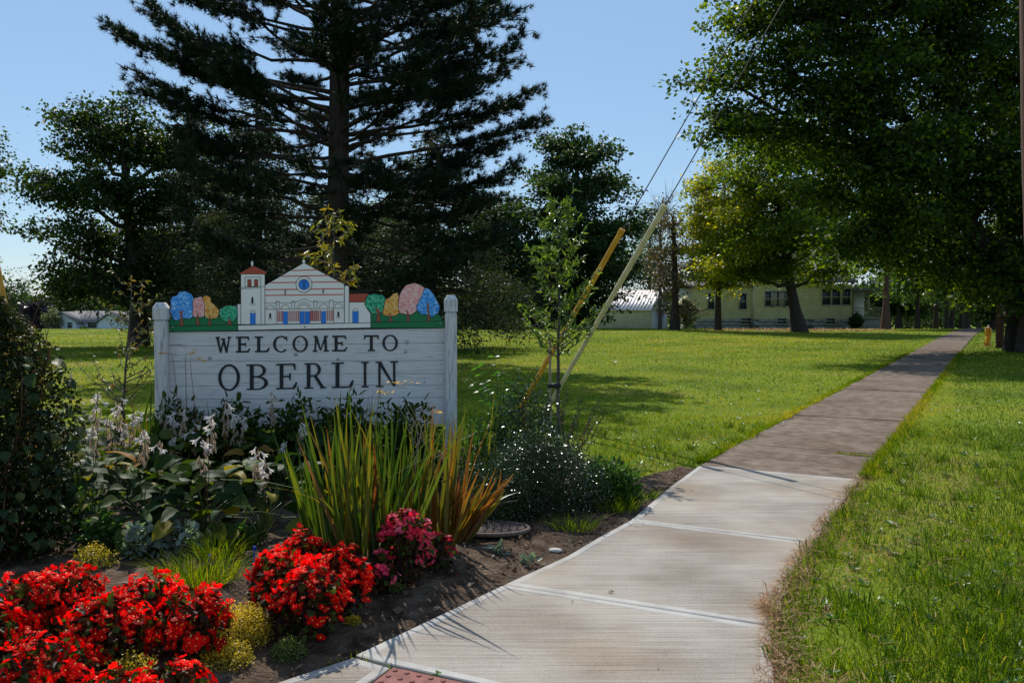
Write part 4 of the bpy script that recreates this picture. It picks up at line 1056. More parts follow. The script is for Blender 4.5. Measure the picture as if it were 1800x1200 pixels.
# ---- the great pine behind the sign
PB = gbase(594, 25.0)
def pine():
    e = empty('pine_tree', PB, 'tall dark pine rising behind the welcome sign out of the top of the photo', 'tree')
    tr = np.array([(0,0,-.1),(-.02,0,2),(0,0,4),(.06,0,6),(.1,0,8),(.12,0,10.6),(.1,0,14),(.1,0,18),(.1,0,21)])
    g = Geo(); tube(g, tr, (.42,.33,.31,.30,.29,.27,.17,.09,.03), 16)
    tips, dirs = [], []
    z = 1.9; k = 0
    def br(z, a, L, el, droop):
        base = np.array([np.interp(z, tr[:,2], tr[:,0]), 0, z]); n = 9
        t = np.linspace(0, 1, n)
        h = np.array([math.cos(a), math.sin(a)])
        P = np.stack([base[0] + h[0]*L*t, base[1] + h[1]*L*t, z + L*(math.sin(el)*t - droop*t**1.6 + droop*.8*t**4)], 1)
        P[1:] += RN.normal(0, .035*L/4, (n-1, 3)); P[:, 2] += .10*L*t**3
        tube(g, P, np.linspace(.038 + .006*L, .010, n), 6, cap=False)
        m = int(L*8.0)
        for i in range(m):                                       # side twigs carry the tufts
            s = RN.uniform(.30, 1.0)**.7; q = P[0]*0; f = s*(n-1); i0 = min(int(f), n-2); q = P[i0] + (P[i0+1] - P[i0])*(f - i0)
            sd = RN.choice([-1, 1]); aa = a + sd*RN.uniform(.35, 1.15); l = L*RN.uniform(.12, .34)*(1.25 - .8*s*.9)
            v = np.array([math.cos(aa), math.sin(aa), RN.uniform(-.05, .38)]); q2 = q + v*l
            tube(g, [q, (q + q2)/2 + RN.normal(0, .03, 3), q2 + np.array([0,0,.05])], (.018, .012, .007), 3, cap=False)
            for j in range(max(2, int(l*6.5))):
                u = RN.uniform(.25, 1.05); c = q + v*l*u + RN.normal(0, .07, 3)
                tips.append(c); dirs.append(v + np.array([0, 0, .55]) + RN.normal(0, .25, 3))
        for j in range(4):
            tips.append(P[-1] + RN.normal(0, .1, 3)); dirs.append(np.array([h[0], h[1], .5]))
    env = lambda z: np.interp(z, [1.9, 4, 5.5, 6.9, 8.5, 10.5, 11.6, 12.8, 14.2], [4.4, 5.2, 5.1, 5.2, 5.3, 4.7, 3.6, 2.0, .5])
    while z < 13.9:
        nb = 6 if 4.5 < z < 9 else 5
        ph = RN.uniform(0, 6.28)
        for i in range(nb):
            a = ph + i*2*math.pi/nb + RN.normal(0, .25); L = env(z)*RN.uniform(.72, 1.04)*(1.0 if z > 6 else .95)
            br(z + RN.normal(0, .12), a, L, (.26 if z > 6 else .08) + RN.normal(0, .13), .12 if z > 6 else .20)
        z += .50 if z > 6 else .62
        k += 1
    # the long limbs that make the outline in the photograph
    for px, py in ((212, 105), (255, 205), (905, 108), (925, 205), (935, 250), (330, 25), (875, 8), (318, 150), (900, 335), (240, 178), (640, -30), (893, 60), (880, 285)):
        q = rel(px, py, 25.0 + RN.uniform(-1, 1), PB); L = math.hypot(q[0], q[1]); zb = q[2] - L*.12
        br(zb, math.atan2(q[1], q[0]), L, .16, .06)
    g.build('trunk', M['bark_dark'], e, True)
    tips = np.array(tips); dirs = unit(np.array(dirs)); m = len(tips)
    nn = 30; n = m*nn
    c = np.repeat(tips, nn, 0); d = unit(np.repeat(dirs, nn, 0) + RN.normal(0, .8, (n, 3)))
    L = RN.uniform(.12, .22, n)
    s = unit(np.cross(d, RN.normal(0, 1, (n, 3))))*.0095
    b0 = c + np.repeat(dirs, nn, 0)*RN.uniform(-.08, .03, n)[:, None]
    V = np.stack([b0 - s, b0 + s, b0 + d*L[:, None]], 1).reshape(-1, 3)
    g = Geo(); g.add(V, np.arange(n)[:, None]*3 + np.array([0, 1, 2]), np.clip(np.repeat(RN.random(m), nn)*.6 + RN.random(n)*.35 + (RN.random(n) < .01)*.5, 0, 1))
    g.build('crown', M['needle'], e)
    print('pine tufts', m)
pine()

def conifer(name, label, px, Y, topy, halfpx, m, n_br, leafL=.16, lo=.4, r0=.25, droop=.3, dens=1.0, group=None, nleaf=70, pw=.75):
    b = gbase(px, Y); H = at(px, topy, Y).z - b[2]; Rm = halfpx/F*Y
    e = empty(name, b, label, 'tree', group)
    g = Geo(); tube(g, [(0,0,-.1),(0,0,H*.5),(0,0,H)], (r0, r0*.6, .03), 10)
    P, D, K = [], [], []
    for i in range(n_br):
        z = lo + (H - lo)*(i + RN.random())/n_br; f = 1 - (z - lo)/(H - lo); L = Rm*(f**pw)*RN.uniform(.65, 1.08) + .3
        a = RN.uniform(0, 6.28); t = np.linspace(0, 1, 5); h = (math.cos(a), math.sin(a))
        B = np.stack([h[0]*L*t, h[1]*L*t, z + L*(.12*t - droop*t**2)], 1)
        tube(g, B, np.linspace(.05, .01, 5), 3, cap=False)
        k = int(nleaf*L*dens/2); s = RN.uniform(.12, 1, k)**.7; f2 = s*4; i0 = np.minimum(f2.astype(int), 3)
        q = B[i0] + (B[i0+1] - B[i0])*(f2 - i0)[:, None]
        wdt = (L*.22*(1 - s*.6))[:, None]
        q += RN.normal(0, 1, (k, 3))*np.array([1, 1, .3])*wdt; q[:, 2] -= np.abs(RN.normal(0, .12, k))
        P.append(q); D.append(np.tile([h[0], h[1], -.5], (k, 1)) + RN.normal(0, .6, (k, 3))); K.append(np.full(k, RN.random()))
    g.build('trunk', M['bark_dark'], e)
    P = np.concatenate(P); D = np.concatenate(D); K = np.concatenate(K); n = len(P)
    g = Geo(); L = leafL*RN.uniform(.6, 1.3, n)
    leaves(g, P, D, RN.normal(0, 1, (n, 3)) + np.array([0, 0, .6]), L, L*.35, np.clip(K*.55 + RN.random(n)*.42, 0, 1))
    g.build('crown', m, e); return e
GB = 'dark conifers standing behind the sign'
conifer('conifer_tree', 'dark conifer behind the left half of the sign', 455, 33, 165, 165, M['needle2'], 190, .17, lo=.5, nleaf=130, group=GB)
conifer('conifer_tree', 'dark conifer with low drooping branches behind the right end of the sign', 760, 34, 235, 190, M['needle2'], 200, .17, lo=1.0, nleaf=130, group=GB, droop=.35)
conifer('conifer_tree', 'dark conifer between the tall pine trunk and the left green tree', 335, 37, 150, 120, M['needle2'], 170, .18, lo=.8, nleaf=120, group=GB)
conifer('conifer_tree', 'dark conifer directly behind the tall pine trunk', 600, 36, 300, 200, M['needle2'], 170, .18, lo=.4, nleaf=130, group=GB)
conifer('spruce_tree', 'blue green spruce top showing left of the yellowing maple', 1236, 100, 318, 55, M['needle2'], 150, .4, lo=.5, nleaf=40)

# ---- green tree at the left
def blob(px, py, Y, rpx, base, dr=None, wt=None, rz_=None):
    k = Y/F; r_ = rpx*k
    return (rel(px, py, Y, base), (r_, (dr or r_), (rz_*k if rz_ else r_*.8)), wt or r_**2)
b = gbase(243, 36.0)
tree('deciduous_tree', 'airy dark green tree left of the pine, its trunk near the blue bungalow', 'tree', b,
     [(0,0,-.1), rel(243, 540, 36, b), rel(235, 470, 36, b), rel(228, 400, 36, b), rel(222, 320, 36, b), rel(215, 240, 36, b)],
     [blob(150, 240, 36, 62, b), blob(225, 245, 36.5, 60, b), blob(300, 270, 37, 70, b), blob(110, 335, 35.5, 58, b), blob(190, 330, 34.5, 66, b), blob(270, 350, 36, 70, b),
      blob(80, 420, 35.5, 36, b), blob(150, 420, 35, 62, b), blob(235, 420, 37, 62, b), blob(120, 475, 36, 52, b, rz_=28), blob(210, 490, 35, 70, b, rz_=32), blob(300, 480, 37, 60, b, rz_=45), blob(150, 205, 36, 40, b), blob(118, 200, 36, 25, b), blob(70, 330, 36, 36, b), blob(240, 195, 36, 30, b), blob(140, 500, 36, 60, b, rz_=26)],
     1350, 27, .17, M['left'], M['bark_dark'], .34, spread=.42, flat=.45, limb_r=.13)
# far left edge tree
b = gbase(-70, 40)
tree('deciduous_tree', 'dark tree whose branch tips enter at the left edge of the photo', 'tree', b, [(0,0,-.1), (0,0,3), (.1,0,6), (0,0,10)],
     [blob(-40, 290, 40, 62, b, rz_=55), blob(-60, 360, 40, 55, b), blob(-120, 240, 40, 90, b), blob(-90, 450, 40, 70, b)], 420, 45, .17, M['left'], M['bark_dark'], .3, limb_r=.1)
# ---- round tree beyond the lawn
b = gbase(1020, 78.0)
tree('deciduous_tree', 'round topped dark green tree standing against the sky behind the sapling', 'tree', b,
     [(0,0,-.1), rel(1022, 500, 78, b), rel(1018, 420, 78, b), rel(1015, 330, 78, b), rel(1012, 250, 78, b)],
     [blob(1000, 250, 78, 46, b), blob(1040, 262, 77, 48, b), blob(965, 300, 78, 48, b), blob(1065, 320, 78, 48, b), blob(1020, 330, 74, 60, b), blob(950, 370, 78, 48, b), blob(1080, 390, 78, 50, b), blob(1010, 410, 74, 70, b), blob(960, 450, 78, 60, b), blob(1070, 460, 76, 62, b), blob(1020, 500, 76, 70, b)],
     1000, 36, .34, M['oak'], M['bark_dark'], .4, spread=.75, limb_r=.16)
# ---- maple in front of the yellow house
b = gbase(1404, 56.5)
tree('maple_tree', 'maple with yellowing leaves on its left side in front of the yellow house', 'tree', b,
     [(.1,0,-.1), rel(1398, 545, 56.5, b), rel(1390, 505, 56.5, b), rel(1382, 460, 56.5, b), rel(1375, 410, 56.5, b), rel(1365, 330, 56.5, b)],
     [blob(1340, 260, 56, 55, b), blob(1400, 270, 57, 60, b), blob(1300, 320, 56, 50, b), blob(1370, 330, 54, 64, b), blob(1440, 340, 57, 64, b), blob(1330, 400, 54, 60, b), blob(1410, 410, 53, 62, b),
      blob(1480, 400, 57, 56, b), blob(1380, 470, 56, 42, b, rz_=26), blob(1450, 475, 57, 50, b, rz_=26), blob(1320, 480, 55, 36, b, rz_=26)],
     1100, 30, .22, M['maple_m'], M['bark_dark'], .42, spread=.55, limb_r=.17)
b = gbase(1262, 60)
tree('maple_tree', 'yellow green tree at the left corner of the yellow house', 'tree', b, [(0,0,-.1), (0,0,3), (.2,0,7), (.4,0,10)],
     [blob(1245, 370, 60, 46, b), blob(1290, 340, 61, 48, b), blob(1255, 430, 59, 50, b), blob(1300, 420, 59, 56, b), blob(1235, 400, 60, 36, b), blob(1310, 480, 58, 40, b, rz_=28), blob(1270, 290, 61, 32, b), blob(1260, 485, 59, 36, b, rz_=22), blob(1330, 380, 55, 34, b), blob(1320, 450, 55, 34, b), blob(1290, 390, 56, 44, b), blob(1240, 330, 60, 34, b), blob(1350, 430, 54.5, 34, b), blob(1345, 340, 55, 34, b), blob(1280, 450, 55, 40, b)],
     900, 34, .21, M['maple2'], M['bark_dark'], .2, spread=.5, limb_r=.1)
# ---- the big tree at the right
b = gbase(1797, 2400/76.0); BT = b
Yt = b[1]
tree('maple_tree', 'huge dark tree leaning in from the right over the sidewalk', 'tree', b,
     [(0,0,-.1), rel(1793, 560, Yt, b), rel(1780, 500, Yt, b), rel(1735, 440, Yt-.2, b), rel(1700, 390, Yt-.4, b), rel(1685, 320, Yt-.5, b), rel(1675, 240, Yt-.5, b), rel(1665, 120, Yt, b), rel(1650, 0, Yt, b), rel(1640, -120, Yt, b)],
     [blob(1275, 30, 30, 48, b, rz_=26), blob(1350, 20, 31, 70, b), blob(1240, 140, 30.5, 36, b, rz_=22), blob(1300, 110, 31, 56, b, rz_=38), blob(1380, 110, 30, 70, b), blob(1262, 200, 31, 40, b, rz_=24), blob(1320, 215, 30, 58, b, rz_=36), blob(1255, 225, 30, 26, b, rz_=14),
      blob(1460, 60, 31, 90, b), blob(1430, 190, 30, 80, b), blob(1530, 150, 29.5, 95, b), blob(1620, 60, 31, 110, b), blob(1500, 280, 30, 80, b), blob(1600, 260, 29, 95, b), blob(1700, 180, 30, 110, b), blob(1580, 370, 30, 85, b, rz_=60),
      blob(1680, 340, 31, 90, b), blob(1760, 300, 29.5, 90, b), blob(1510, 420, 31, 70, b, rz_=42), blob(1600, 440, 32, 70, b, rz_=38), blob(1420, 340, 31, 50, b), blob(1730, 420, 32, 70, b, rz_=45), blob(1500, -60, 31, 130, b), blob(1700, -40, 31, 150, b), blob(1830, 100, 31, 130, b), blob(1850, 300, 31, 110, b), blob(1380, -50, 31, 90, b), blob(1700, 500, 33, 42, b, rz_=24), blob(1335, 240, 33, 52, b, rz_=40), blob(1405, 270, 33, 55, b, rz_=40), blob(1730, 505, 36, 44, b, rz_=26), blob(1750, 470, 30.5, 55, b, rz_=36), blob(1785, 520, 30, 34, b, rz_=30), blob(1650, 470, 33, 50, b, rz_=28)],
     4200, 27, .18, M['maple'], M['bark_black'], .46, spread=.46, limb_r=.17, sides=14, hang=.3)
# second dark tree trunk touching the right edge
b = gbase(1822, 30.5)
tree('maple_tree', 'dark trunked tree at the extreme right edge behind the utility pole', 'tree', b, [(0,0,-.1), (.05,0,2.5), (0,0,5), (.2,0,9), (.3,0,13)],
     [blob(1790, 380, 34, 60, b), blob(1850, 420, 31, 90, b), blob(1840, 200, 33, 120, b), blob(1780, 470, 36, 40, b)], 500, 42, .17, M['maple'], M['bark_dark'], .5, limb_r=.2)
# ---- slim dark tree with rusty foliage
b = gbase(1186, 62)
tree('deciduous_tree', 'slim straight dark trunk with thin rusty foliage between shed and yellow house', 'tree', b, [(0,0,-.1), (.02,0,2), (0,0,4), (-.1,0,6.5), (-.2,0,8.3)],
     [blob(1180, 430, 62, 30, b), blob(1190, 500, 62, 30, b), blob(1162, 465, 62, 20, b), blob(1207, 540, 62, 14, b), blob(1178, 385, 62, 30, b)], 150, 22, .2, M['rusty'], M['bark_dark'], .30, spread=.5, limb_r=.07)
g = Geo()
# bare twiggy top behind it
b = gbase(1160, 66); e = empty('bare_tree', b, 'nearly leafless twiggy tree top against the sky behind the cream guy guard', 'tree')
for k in range(70):
    z = RN.uniform(3, 9.5); a = RN.uniform(0, 6.28); l = RN.uniform(.6, 2.0)*(1.3 - z/14)
    p0 = np.array([0, 0, z]); p1 = p0 + np.array([math.cos(a)*l, math.sin(a)*l, l*1.1])
    tube(g, curve(p0, p1, n=4, jit=.08), np.linspace(.04, .01, 4), 3, cap=False)
    for q in range(3):
        p2 = p1 + RN.normal(0, .4, 3) + np.array([0, 0, .4]); tube(g, [(p0*.4 + p1*.6), p2], (.015, .006), 3, cap=False)
tube(g, [(0,0,-.1), (0,0,5), (.1,0,10)], (.16, .1, .03), 8)
g.build('trunk', M['bark_grey'], e)
# ---- trees along the path
GP = 'trees lining the far path'
def ptree(px, Y, label, blobs, m, r0, tilt=0.0, ncl=260, leaf=.3, bk='bark_dark', name='street_tree', H=8):
    b = gbase(px, Y)
    tree(name, label, 'tree', b, [(0,0,-.1), (tilt*.3,0,2), (tilt,0,4.5), (tilt*1.3,0,H)], [blob(x, y, Y + dy, r_, b, rz_=rz) for x, y, r_, rz, dy in blobs], ncl, 36, leaf, M[m], M[bk], r0, GP, spread=.6, limb_r=max(.07, r0*.35))
ptree(1557, 66, 'tree with a thick reddish trunk at the porch end of the yellow house', [(1560, 420, 70, 45, 0), (1520, 380, 70, 60, 2), (1600, 390, 70, 60, 2), (1560, 330, 90, 60, 2)], 'oak', .30, ncl=360, bk='bark_red', H=10)
ptree(1645, 84, 'leftmost of three dark trunks standing on the verge left of the path', [(1640, 470, 70, 34, -4), (1610, 440, 60, 44, -2), (1680, 450, 50, 40, 0), (1600, 510, 40, 18, -3)], 'lime', .22, ncl=380)
ptree(1664, 74, 'slim middle trunk of three on the verge left of the path', [(1665, 440, 50, 36, 0), (1650, 500, 40, 20, 2)], 'lime', .17, ncl=160)
ptree(1671, 74.5, 'leaning right trunk of three on the verge left of the path', [(1690, 450, 55, 40, 0), (1700, 500, 36, 18, 3)], 'oak', .18, tilt=.7, ncl=180)
ptree(1752, 86, 'dark trunk on the right side of the far path', [(1760, 470, 46, 45, 0), (1735, 430, 50, 50, 0)], 'oak', .22, ncl=200)
ptree(1700, 118, 'shaded tree overhanging the path where it dips', [(1700, 500, 40, 34, 0), (1730, 480, 40, 40, 0), (1670, 510, 40, 34, 0)], 'oak', .35, ncl=220, leaf=.4)
ptree(1775, 120, 'shaded tree right of the path where it dips', [(1775, 500, 30, 44, 0), (1765, 460, 50, 40, 0), (1790, 520, 22, 30, 0)], 'oak', .35, ncl=200, leaf=.4)
ptree(1720, 175, 'last tree closing off the view down the path', [(1720, 525, 40, 26, 0), (1755, 520, 34, 30, 0), (1690, 525, 30, 26, 0)], 'lime', .35, ncl=220, leaf=.5)
ptree(1580, 92, 'low shaded tree beyond the porch of the yellow house', [(1585, 500, 50, 36, 0), (1610, 540, 40, 18, 0), (1560, 520, 36, 36, 2)], 'oak', .3, ncl=260)

ptree(1745, 64, 'low shaded tree standing right of the path beyond the hydrant', [(1752, 500, 44, 34, 0), (1775, 470, 50, 44, 0), (1765, 540, 30, 22, 0)], 'oak', .25, ncl=300, leaf=.26)
ptree(1612, 70, 'shaded young tree between the porch and the three verge trunks', [(1612, 490, 48, 40, 0), (1590, 455, 50, 40, 0), (1640, 465, 44, 36, 0)], 'lime', .2, ncl=260, leaf=.26)
ptree(1690, 98, 'shaded tree left of the path just before it dips', [(1685, 505, 44, 40, 0), (1660, 480, 44, 40, 0), (1700, 470, 40, 40, 0)], 'oak', .25, ncl=240, leaf=.34)
# ---- background trees, each one its own
GBG = 'trees closing the far side of the lawn'
def bgtree(px, Y, topy, half, m, label, ncl=300, leaf=.36, name='deciduous_tree', low=560, dens=1.0):
    b = gbase(px, Y); mid = (topy + low)/2; rz = (low - topy)/2*.62
    bl = [blob(px, topy + rz*.75, Y, half*.62, b, rz_=rz*.75), blob(px - half*.5, mid, Y + 1, half*.55, b, rz_=rz*.7), blob(px + half*.5, mid, Y, half*.55, b, rz_=rz*.7), blob(px, mid, Y - 2, half*.6, b, rz_=rz*.8),
          blob(px - half*.45, low - rz*.42, Y, half*.55, b, rz_=rz*.5), blob(px + half*.45, low - rz*.42, Y - 1, half*.55, b, rz_=rz*.5)]
    H = at(px, topy, Y).z - b[2]
    return tree(name, label, 'tree', b, [(0,0,-.1), (0,0,H*.25), (.2,0,H*.5), (.1,0,H*.85)], bl, ncl, 34, leaf, M[m], M['bark_dark'], .3, GBG, spread=Y*.0105, limb_r=.1, sides=7, twig=.03)
for a in [(300, 78, 285, 85, 'oak', 'dark leafy tree behind the left conifers', 300), (390, 80, 175, 80, 'oak', 'tall dark tree seen through the left pine boughs', 340), (480, 82, 330, 95, 'oak', 'broad dark tree behind the painted bell tower', 300),
          (700, 80, 300, 95, 'oak', 'broad dark tree behind the painted pink tree', 320), (840, 76, 305, 82, 'oak', 'dark leafy tree behind the right sign post', 320), (905, 74, 330, 60, 'oak', 'dark tree with low boughs left of the slender sapling', 260),
          (960, 86, 420, 70, 'oak', 'low dark tree between round tree and shed', 240), (1075, 120, 380, 70, 'oak', 'dark tree rising behind the shed roof', 260), (1140, 118, 365, 50, 'lime', 'paler green tree behind the shed gable', 200), (1215, 105, 380, 60, 'rusty', 'thin brownish tree between shed and yellow house', 140),
          (1330, 100, 330, 90, 'oak', 'dark tree behind the left wing of the yellow house', 300), (1460, 104, 260, 100, 'oak', 'dark tree behind the middle of the yellow house', 320), (1560, 108, 300, 90, 'oak', 'dark tree behind the porch', 300), (1640, 125, 380, 70, 'oak', 'shaded tree behind the three verge trunks', 240),
          (20, 190, 482, 50, 'oak', 'distant green tree at the left edge beyond the bungalow', 160), (120, 195, 500, 55, 'oak', 'distant green tree rising over the bungalow roof', 160), (200, 195, 480, 60, 'oak', 'distant tree behind the trunk of the airy tree', 160), (-60, 190, 470, 60, 'oak', 'distant tree just outside the left edge', 120)]:
    bgtree(a[0], a[1], a[2], a[3], a[4], a[5], a[6], low=570 if a[1] < 150 else 585, leaf=.36 if a[1] < 150 else .6)
def shrub(name, label, px, Y, topy, half, m, ncl, leaf, nl=34, cat='shrub', group=None, lowy=None):
    b = gbase(px, Y); H = at(px, topy, Y).z - b[2]; r_ = half/F*Y
    e = empty(name, b, label, cat, group); n = ncl*nl
    c = unit(RN.normal(0, 1, (ncl, 3)))*(RN.random(ncl)**.4)[:, None]*np.array([r_, r_, H*.5]) + np.array([0, 0, H*.5])
    P = np.repeat(c, nl, 0) + RN.normal(0, r_*.14, (n, 3)); P[:, 2] = np.abs(P[:, 2])
    g = Geo(); L = leaf*RN.uniform(.6, 1.3, n)
    leaves(g, P, RN.normal(0, 1, (n, 3)), RN.normal(0, 1, (n, 3)) + np.array([0, 0, .8]), L, L*.6, np.clip(np.repeat(RN.random(ncl), nl)*.5 + RN.random(n)*.45, 0, 1))
    g.build('foliage', m, e)
    g = Geo()
    for k in range(7):
        a = RN.uniform(0, 6.28); tube(g, [(0,0,-.05), (math.cos(a)*r_*.3, math.sin(a)*r_*.3, H*.35), (math.cos(a)*r_*.6, math.sin(a)*r_*.6, H*.7)], (.03, .02, .01), 3, cap=False)
    g.build('stems', M['bark_dark'], e); return e
shrub('plum_tree', 'purple leaved plum tree left of the blue bungalow', 66, 178, 522, 26, M['purple'], 120, .6, cat='tree')
shrub('shrub', 'rounded yellow green shrub at the corner of the blue bungalow', 92, 174, 544, 17, M['olive'], 60, .45)
shrub('shrub', 'low green shrub by the recessed bungalow windows', 148, 172.5, 574, 9, M['oak'], 25, .3)
shrub('shrub', 'dark evergreen shrub at the front of the bungalow', 106, 173.5, 578, 5, M['oak'], 16, .3)
shrub('shrub', 'grey green rounded bush between slim trunk and yellow house', 1205, 72, 528, 16, M['olive'], 70, .2)
shrub('shrub', 'low bush at the left corner of the shed', 1008, 96, 535, 34, M['oak'], 90, .3)
shrub('shrub', 'dark bush under the porch', 1505, 73, 552, 12, M['oak'], 40, .2)
shrub('shrub', 'thick dark evergreen behind the right sign post', 868, 66, 500, 62, M['needle2'], 200, .3)
shrub('shrub', 'dark evergreen mound under the round tree', 945, 70, 510, 50, M['needle2'], 160, .3)
shrub('shrub', 'low yellow green bush on the far lawn edge', 812, 72, 556, 14, M['lime'], 40, .2)
shrub('shrub', 'dark hedge mass seen under the left conifers', 330, 62, 505, 90, M['needle2'], 260, .3)
shrub('shrub', 'dark hedge mass behind the middle of the sign', 520, 62, 480, 110, M['needle2'], 300, .3)
shrub('shrub', 'dark hedge mass behind the painted right trees', 690, 62, 480, 100, M['needle2'], 280, .3)
# the wood beyond everything
g = Geo(); n = 60000
X = RN.uniform(-190, 260, n); Yw = 205 + RN.random(n)*26 + 10*wiggle(X, X*0, .02)
top = 9 + 2.6*wiggle(X, X*0, .11) + 1.2*wiggle(X, X*0, .37, 2)
base = np.array([gz(a, b_) for a, b_ in zip(X, Yw)])
Z = base + top*RN.random(n)**.6
leaves(g, np.stack([X, Yw, Z], 1), RN.normal(0, 1, (n, 3)), RN.normal(0, 1, (n, 3)) + np.array([0, -.2, .6]), RN.uniform(.7, 1.5, n), 1.0, np.clip(.45 + .3*wiggle(X, Z, .3) + RN.normal(0, .2, n), 0, 1))
tag(g.build('distant_wood', M['oak'], kind='stuff'), 'far off belt of dark green woodland', 'wood')
# fallen leaves under the maple
g = Geo(); n = 1100
a = RN.uniform(0, 6.28, n); r_ = RN.random(n)**.6*6; X = gbase(1430, 57)[0] + r_*np.cos(a)*1.2; Yw = 61 + r_*np.sin(a)*.8
a = RN.uniform(0, 6.28, n)
leaves(g, np.stack([X, Yw, np.array([gz(p, q_) for p, q_ in zip(X, Yw)]) + .05], 1), np.stack([np.cos(a), np.sin(a), RN.normal(0, .4, n)], 1), RN.normal(0, .4, (n, 3)) + np.array([0, 0, 1]), .16, .12, RN.random(n))
tag(g.build('fallen_leaves', M['dry'], kind='stuff'), 'pale fallen leaves strewn under the maple by the house', 'fallen leaves')
# ================================================================== GARDEN
def gr(px, py):                                        # a spot on the soil of the bed, or on the lawn
    p = G(px, py); return Vector((p.x, p.y, bh(p.x, p.y) if in_poly(np.array([p.x]), np.array([p.y]), bed)[0] else 0.0))
M['hosta'] = leafmat('hosta_leaf', [(0, (0.012, 0.032, 0.008)), (.6, (0.026, 0.056, 0.010)), (.86, (0.09, 0.12, 0.015)), (.97, (0.24, 0.20, 0.02)), (1, (0.26, 0.12, 0.03))], trans=0.34, tmul=(2.2, 1.9, .5), rough=0.55, spec=0.12, src='obj')
M['stem'] = mat('plant_stem', (0.07, 0.11, 0.03), 0.6)
M['stem_r'] = mat('reddish_stem', (0.13, 0.05, 0.025), 0.6)
M['white_fl'] = leafmat('white_blossom', [(0, (0.30, 0.18, 0.10)), (.4, (0.55, 0.43, 0.32)), (1, (0.82, 0.78, 0.74))], trans=0.35, tmul=(1.1, 1.05, 1), rough=0.6, spec=0.2)
def leaf_mesh(name, L, W, m, droop=.5, fold=.25, n=6, petiole=.0, wavy=.0, heart=True):
    """a broad curved leaf with a folded midrib, base at the origin, growing along +x"""
    g = Geo(); t = np.linspace(0, 1, n + 1)
    w_ = (np.sin(math.pi*t**(.62 if heart else .9))**.8)*W/2; w_[0] = W*.10; w_[-1] = 0.001
    ang = -droop*t*1.2; dx = np.cos(ang)*L/n; dz = np.sin(ang)*L/n
    x = np.concatenate([[0], np.cumsum(dx[:-1])]) + petiole; z = np.concatenate([[0], np.cumsum(dz[:-1])])
    V = []
    for i in range(n + 1):
        for k in (-1, -.5, 0, .5, 1):
            V.append((x[i], k*w_[i], z[i] + abs(k)*w_[i]*fold*(1.4 - abs(k)*.7) + wavy*math.sin(i*2.2 + k*2)))
    fa = [(i*5 + k, i*5 + k + 1, (i+1)*5 + k + 1, (i+1)*5 + k) for i in range(n) for k in range(4)]
    g.add(np.array(V), fa, 0.5)
    if petiole: tube(g, [(0, 0, -.0), (petiole, 0, 0)], (.004, .003), 4, cap=False)
    return g.mesh(name, m, True)
def put(name, me, loc, parent, d=None, roll=0.0, s=1.0, kind=None):
    o = bpy.data.objects.new(name, me); link(o, parent); o.location = loc
    if d is not None:
        q = Vector(d).to_track_quat('X', 'Z'); o.rotation_mode = 'QUATERNION'
        o.rotation_quaternion = q @ Vector((1, 0, 0)).rotation_difference(Vector((1, 0, 0))) if roll == 0 else q @ Matrix.Rotation(roll, 3, 'X').to_quaternion()
    o.scale = (s, s, s) if not isinstance(s, tuple) else s
    return o
hl = [leaf_mesh('leaf', L, W, M['hosta'], dr, f, 6, wavy=.004) for L, W, dr, f in ((.20, .13, .9, .35), (.23, .14, .6, .3), (.17, .12, 1.2, .3), (.21, .12, .35, .4))]
def trumpet():
    g = Geo(); lathe(g, [(.003, 0), (.004, -.018), (.010, -.034)], sides=6, rnd=.9)
    for k in range(6):
        a = k*math.pi/3; c, s = math.cos(a), math.sin(a)
        g.add(np.array([(c*.008 - s*.006, s*.008 + c*.006, -.032), (c*.008 + s*.006, s*.008 - c*.006, -.032), (c*.022 + s*.003, s*.022 - c*.003, -.046), (c*.022 - s*.003, s*.022 + c*.003, -.046)]), [(0, 1, 2, 3)], .95)
    return g.mesh('blossom', M['white_fl'], False)
def wilted():
    g = Geo(); 
    for k in range(5):
        a = k*1.256 + .3; c, s = math.cos(a), math.sin(a)
        g.add(np.array([(0, 0, 0), (c*.007, s*.007, -.02), (c*.004, s*.004, -.052), (c*.001, s*.001, -.03)]), [(0, 1, 2, 3)], .25 + .1*(k % 3))
    return g.mesh('blossom', M['white_fl'], False)
TR, WI = trumpet(), wilted()
hostas = [(165, 948), (262, 958), (362, 958), (462, 955), (125, 880), (215, 892), (310, 892), (405, 890), (495, 888), (165, 838), (265, 834), (355, 834), (450, 836)]
hl_lab = ['low hosta in the front row nearest the vines', 'hosta in the front row left of centre below the left sign post', 'hosta in the front row under the gap between the white flower spikes', 'hosta at the right end of the front row beside the tall blades',
          'hosta squeezed against the dark vines at the left', 'hosta in the second row below the left lawn', 'hosta in the second row in front of the left post', 'hosta in the second row below the big O of the sign', 'hosta at the right end of the second row behind the sword leaves',
          'hosta in the back row with pale drooping flowers at its left', 'hosta in the back row in front of the left sign post', 'hosta in the back row below the left letters', 'hosta in the back row carrying the tallest white flower']
tops = [(172, 690), (208, 700), (218, 742), (192, 735), (286, 712), (322, 712), (302, 722), (372, 728), (398, 706), (412, 728), (478, 688), (531, 742), (452, 786), (500, 776), (252, 752), (165, 742), (142, 752), (281, 772), (356, 768), (104, 756), (428, 730), (338, 745), (236, 722), (468, 812), (120, 800), (305, 765)]
HP = [gr(*h) for h in hostas]; hobj = []
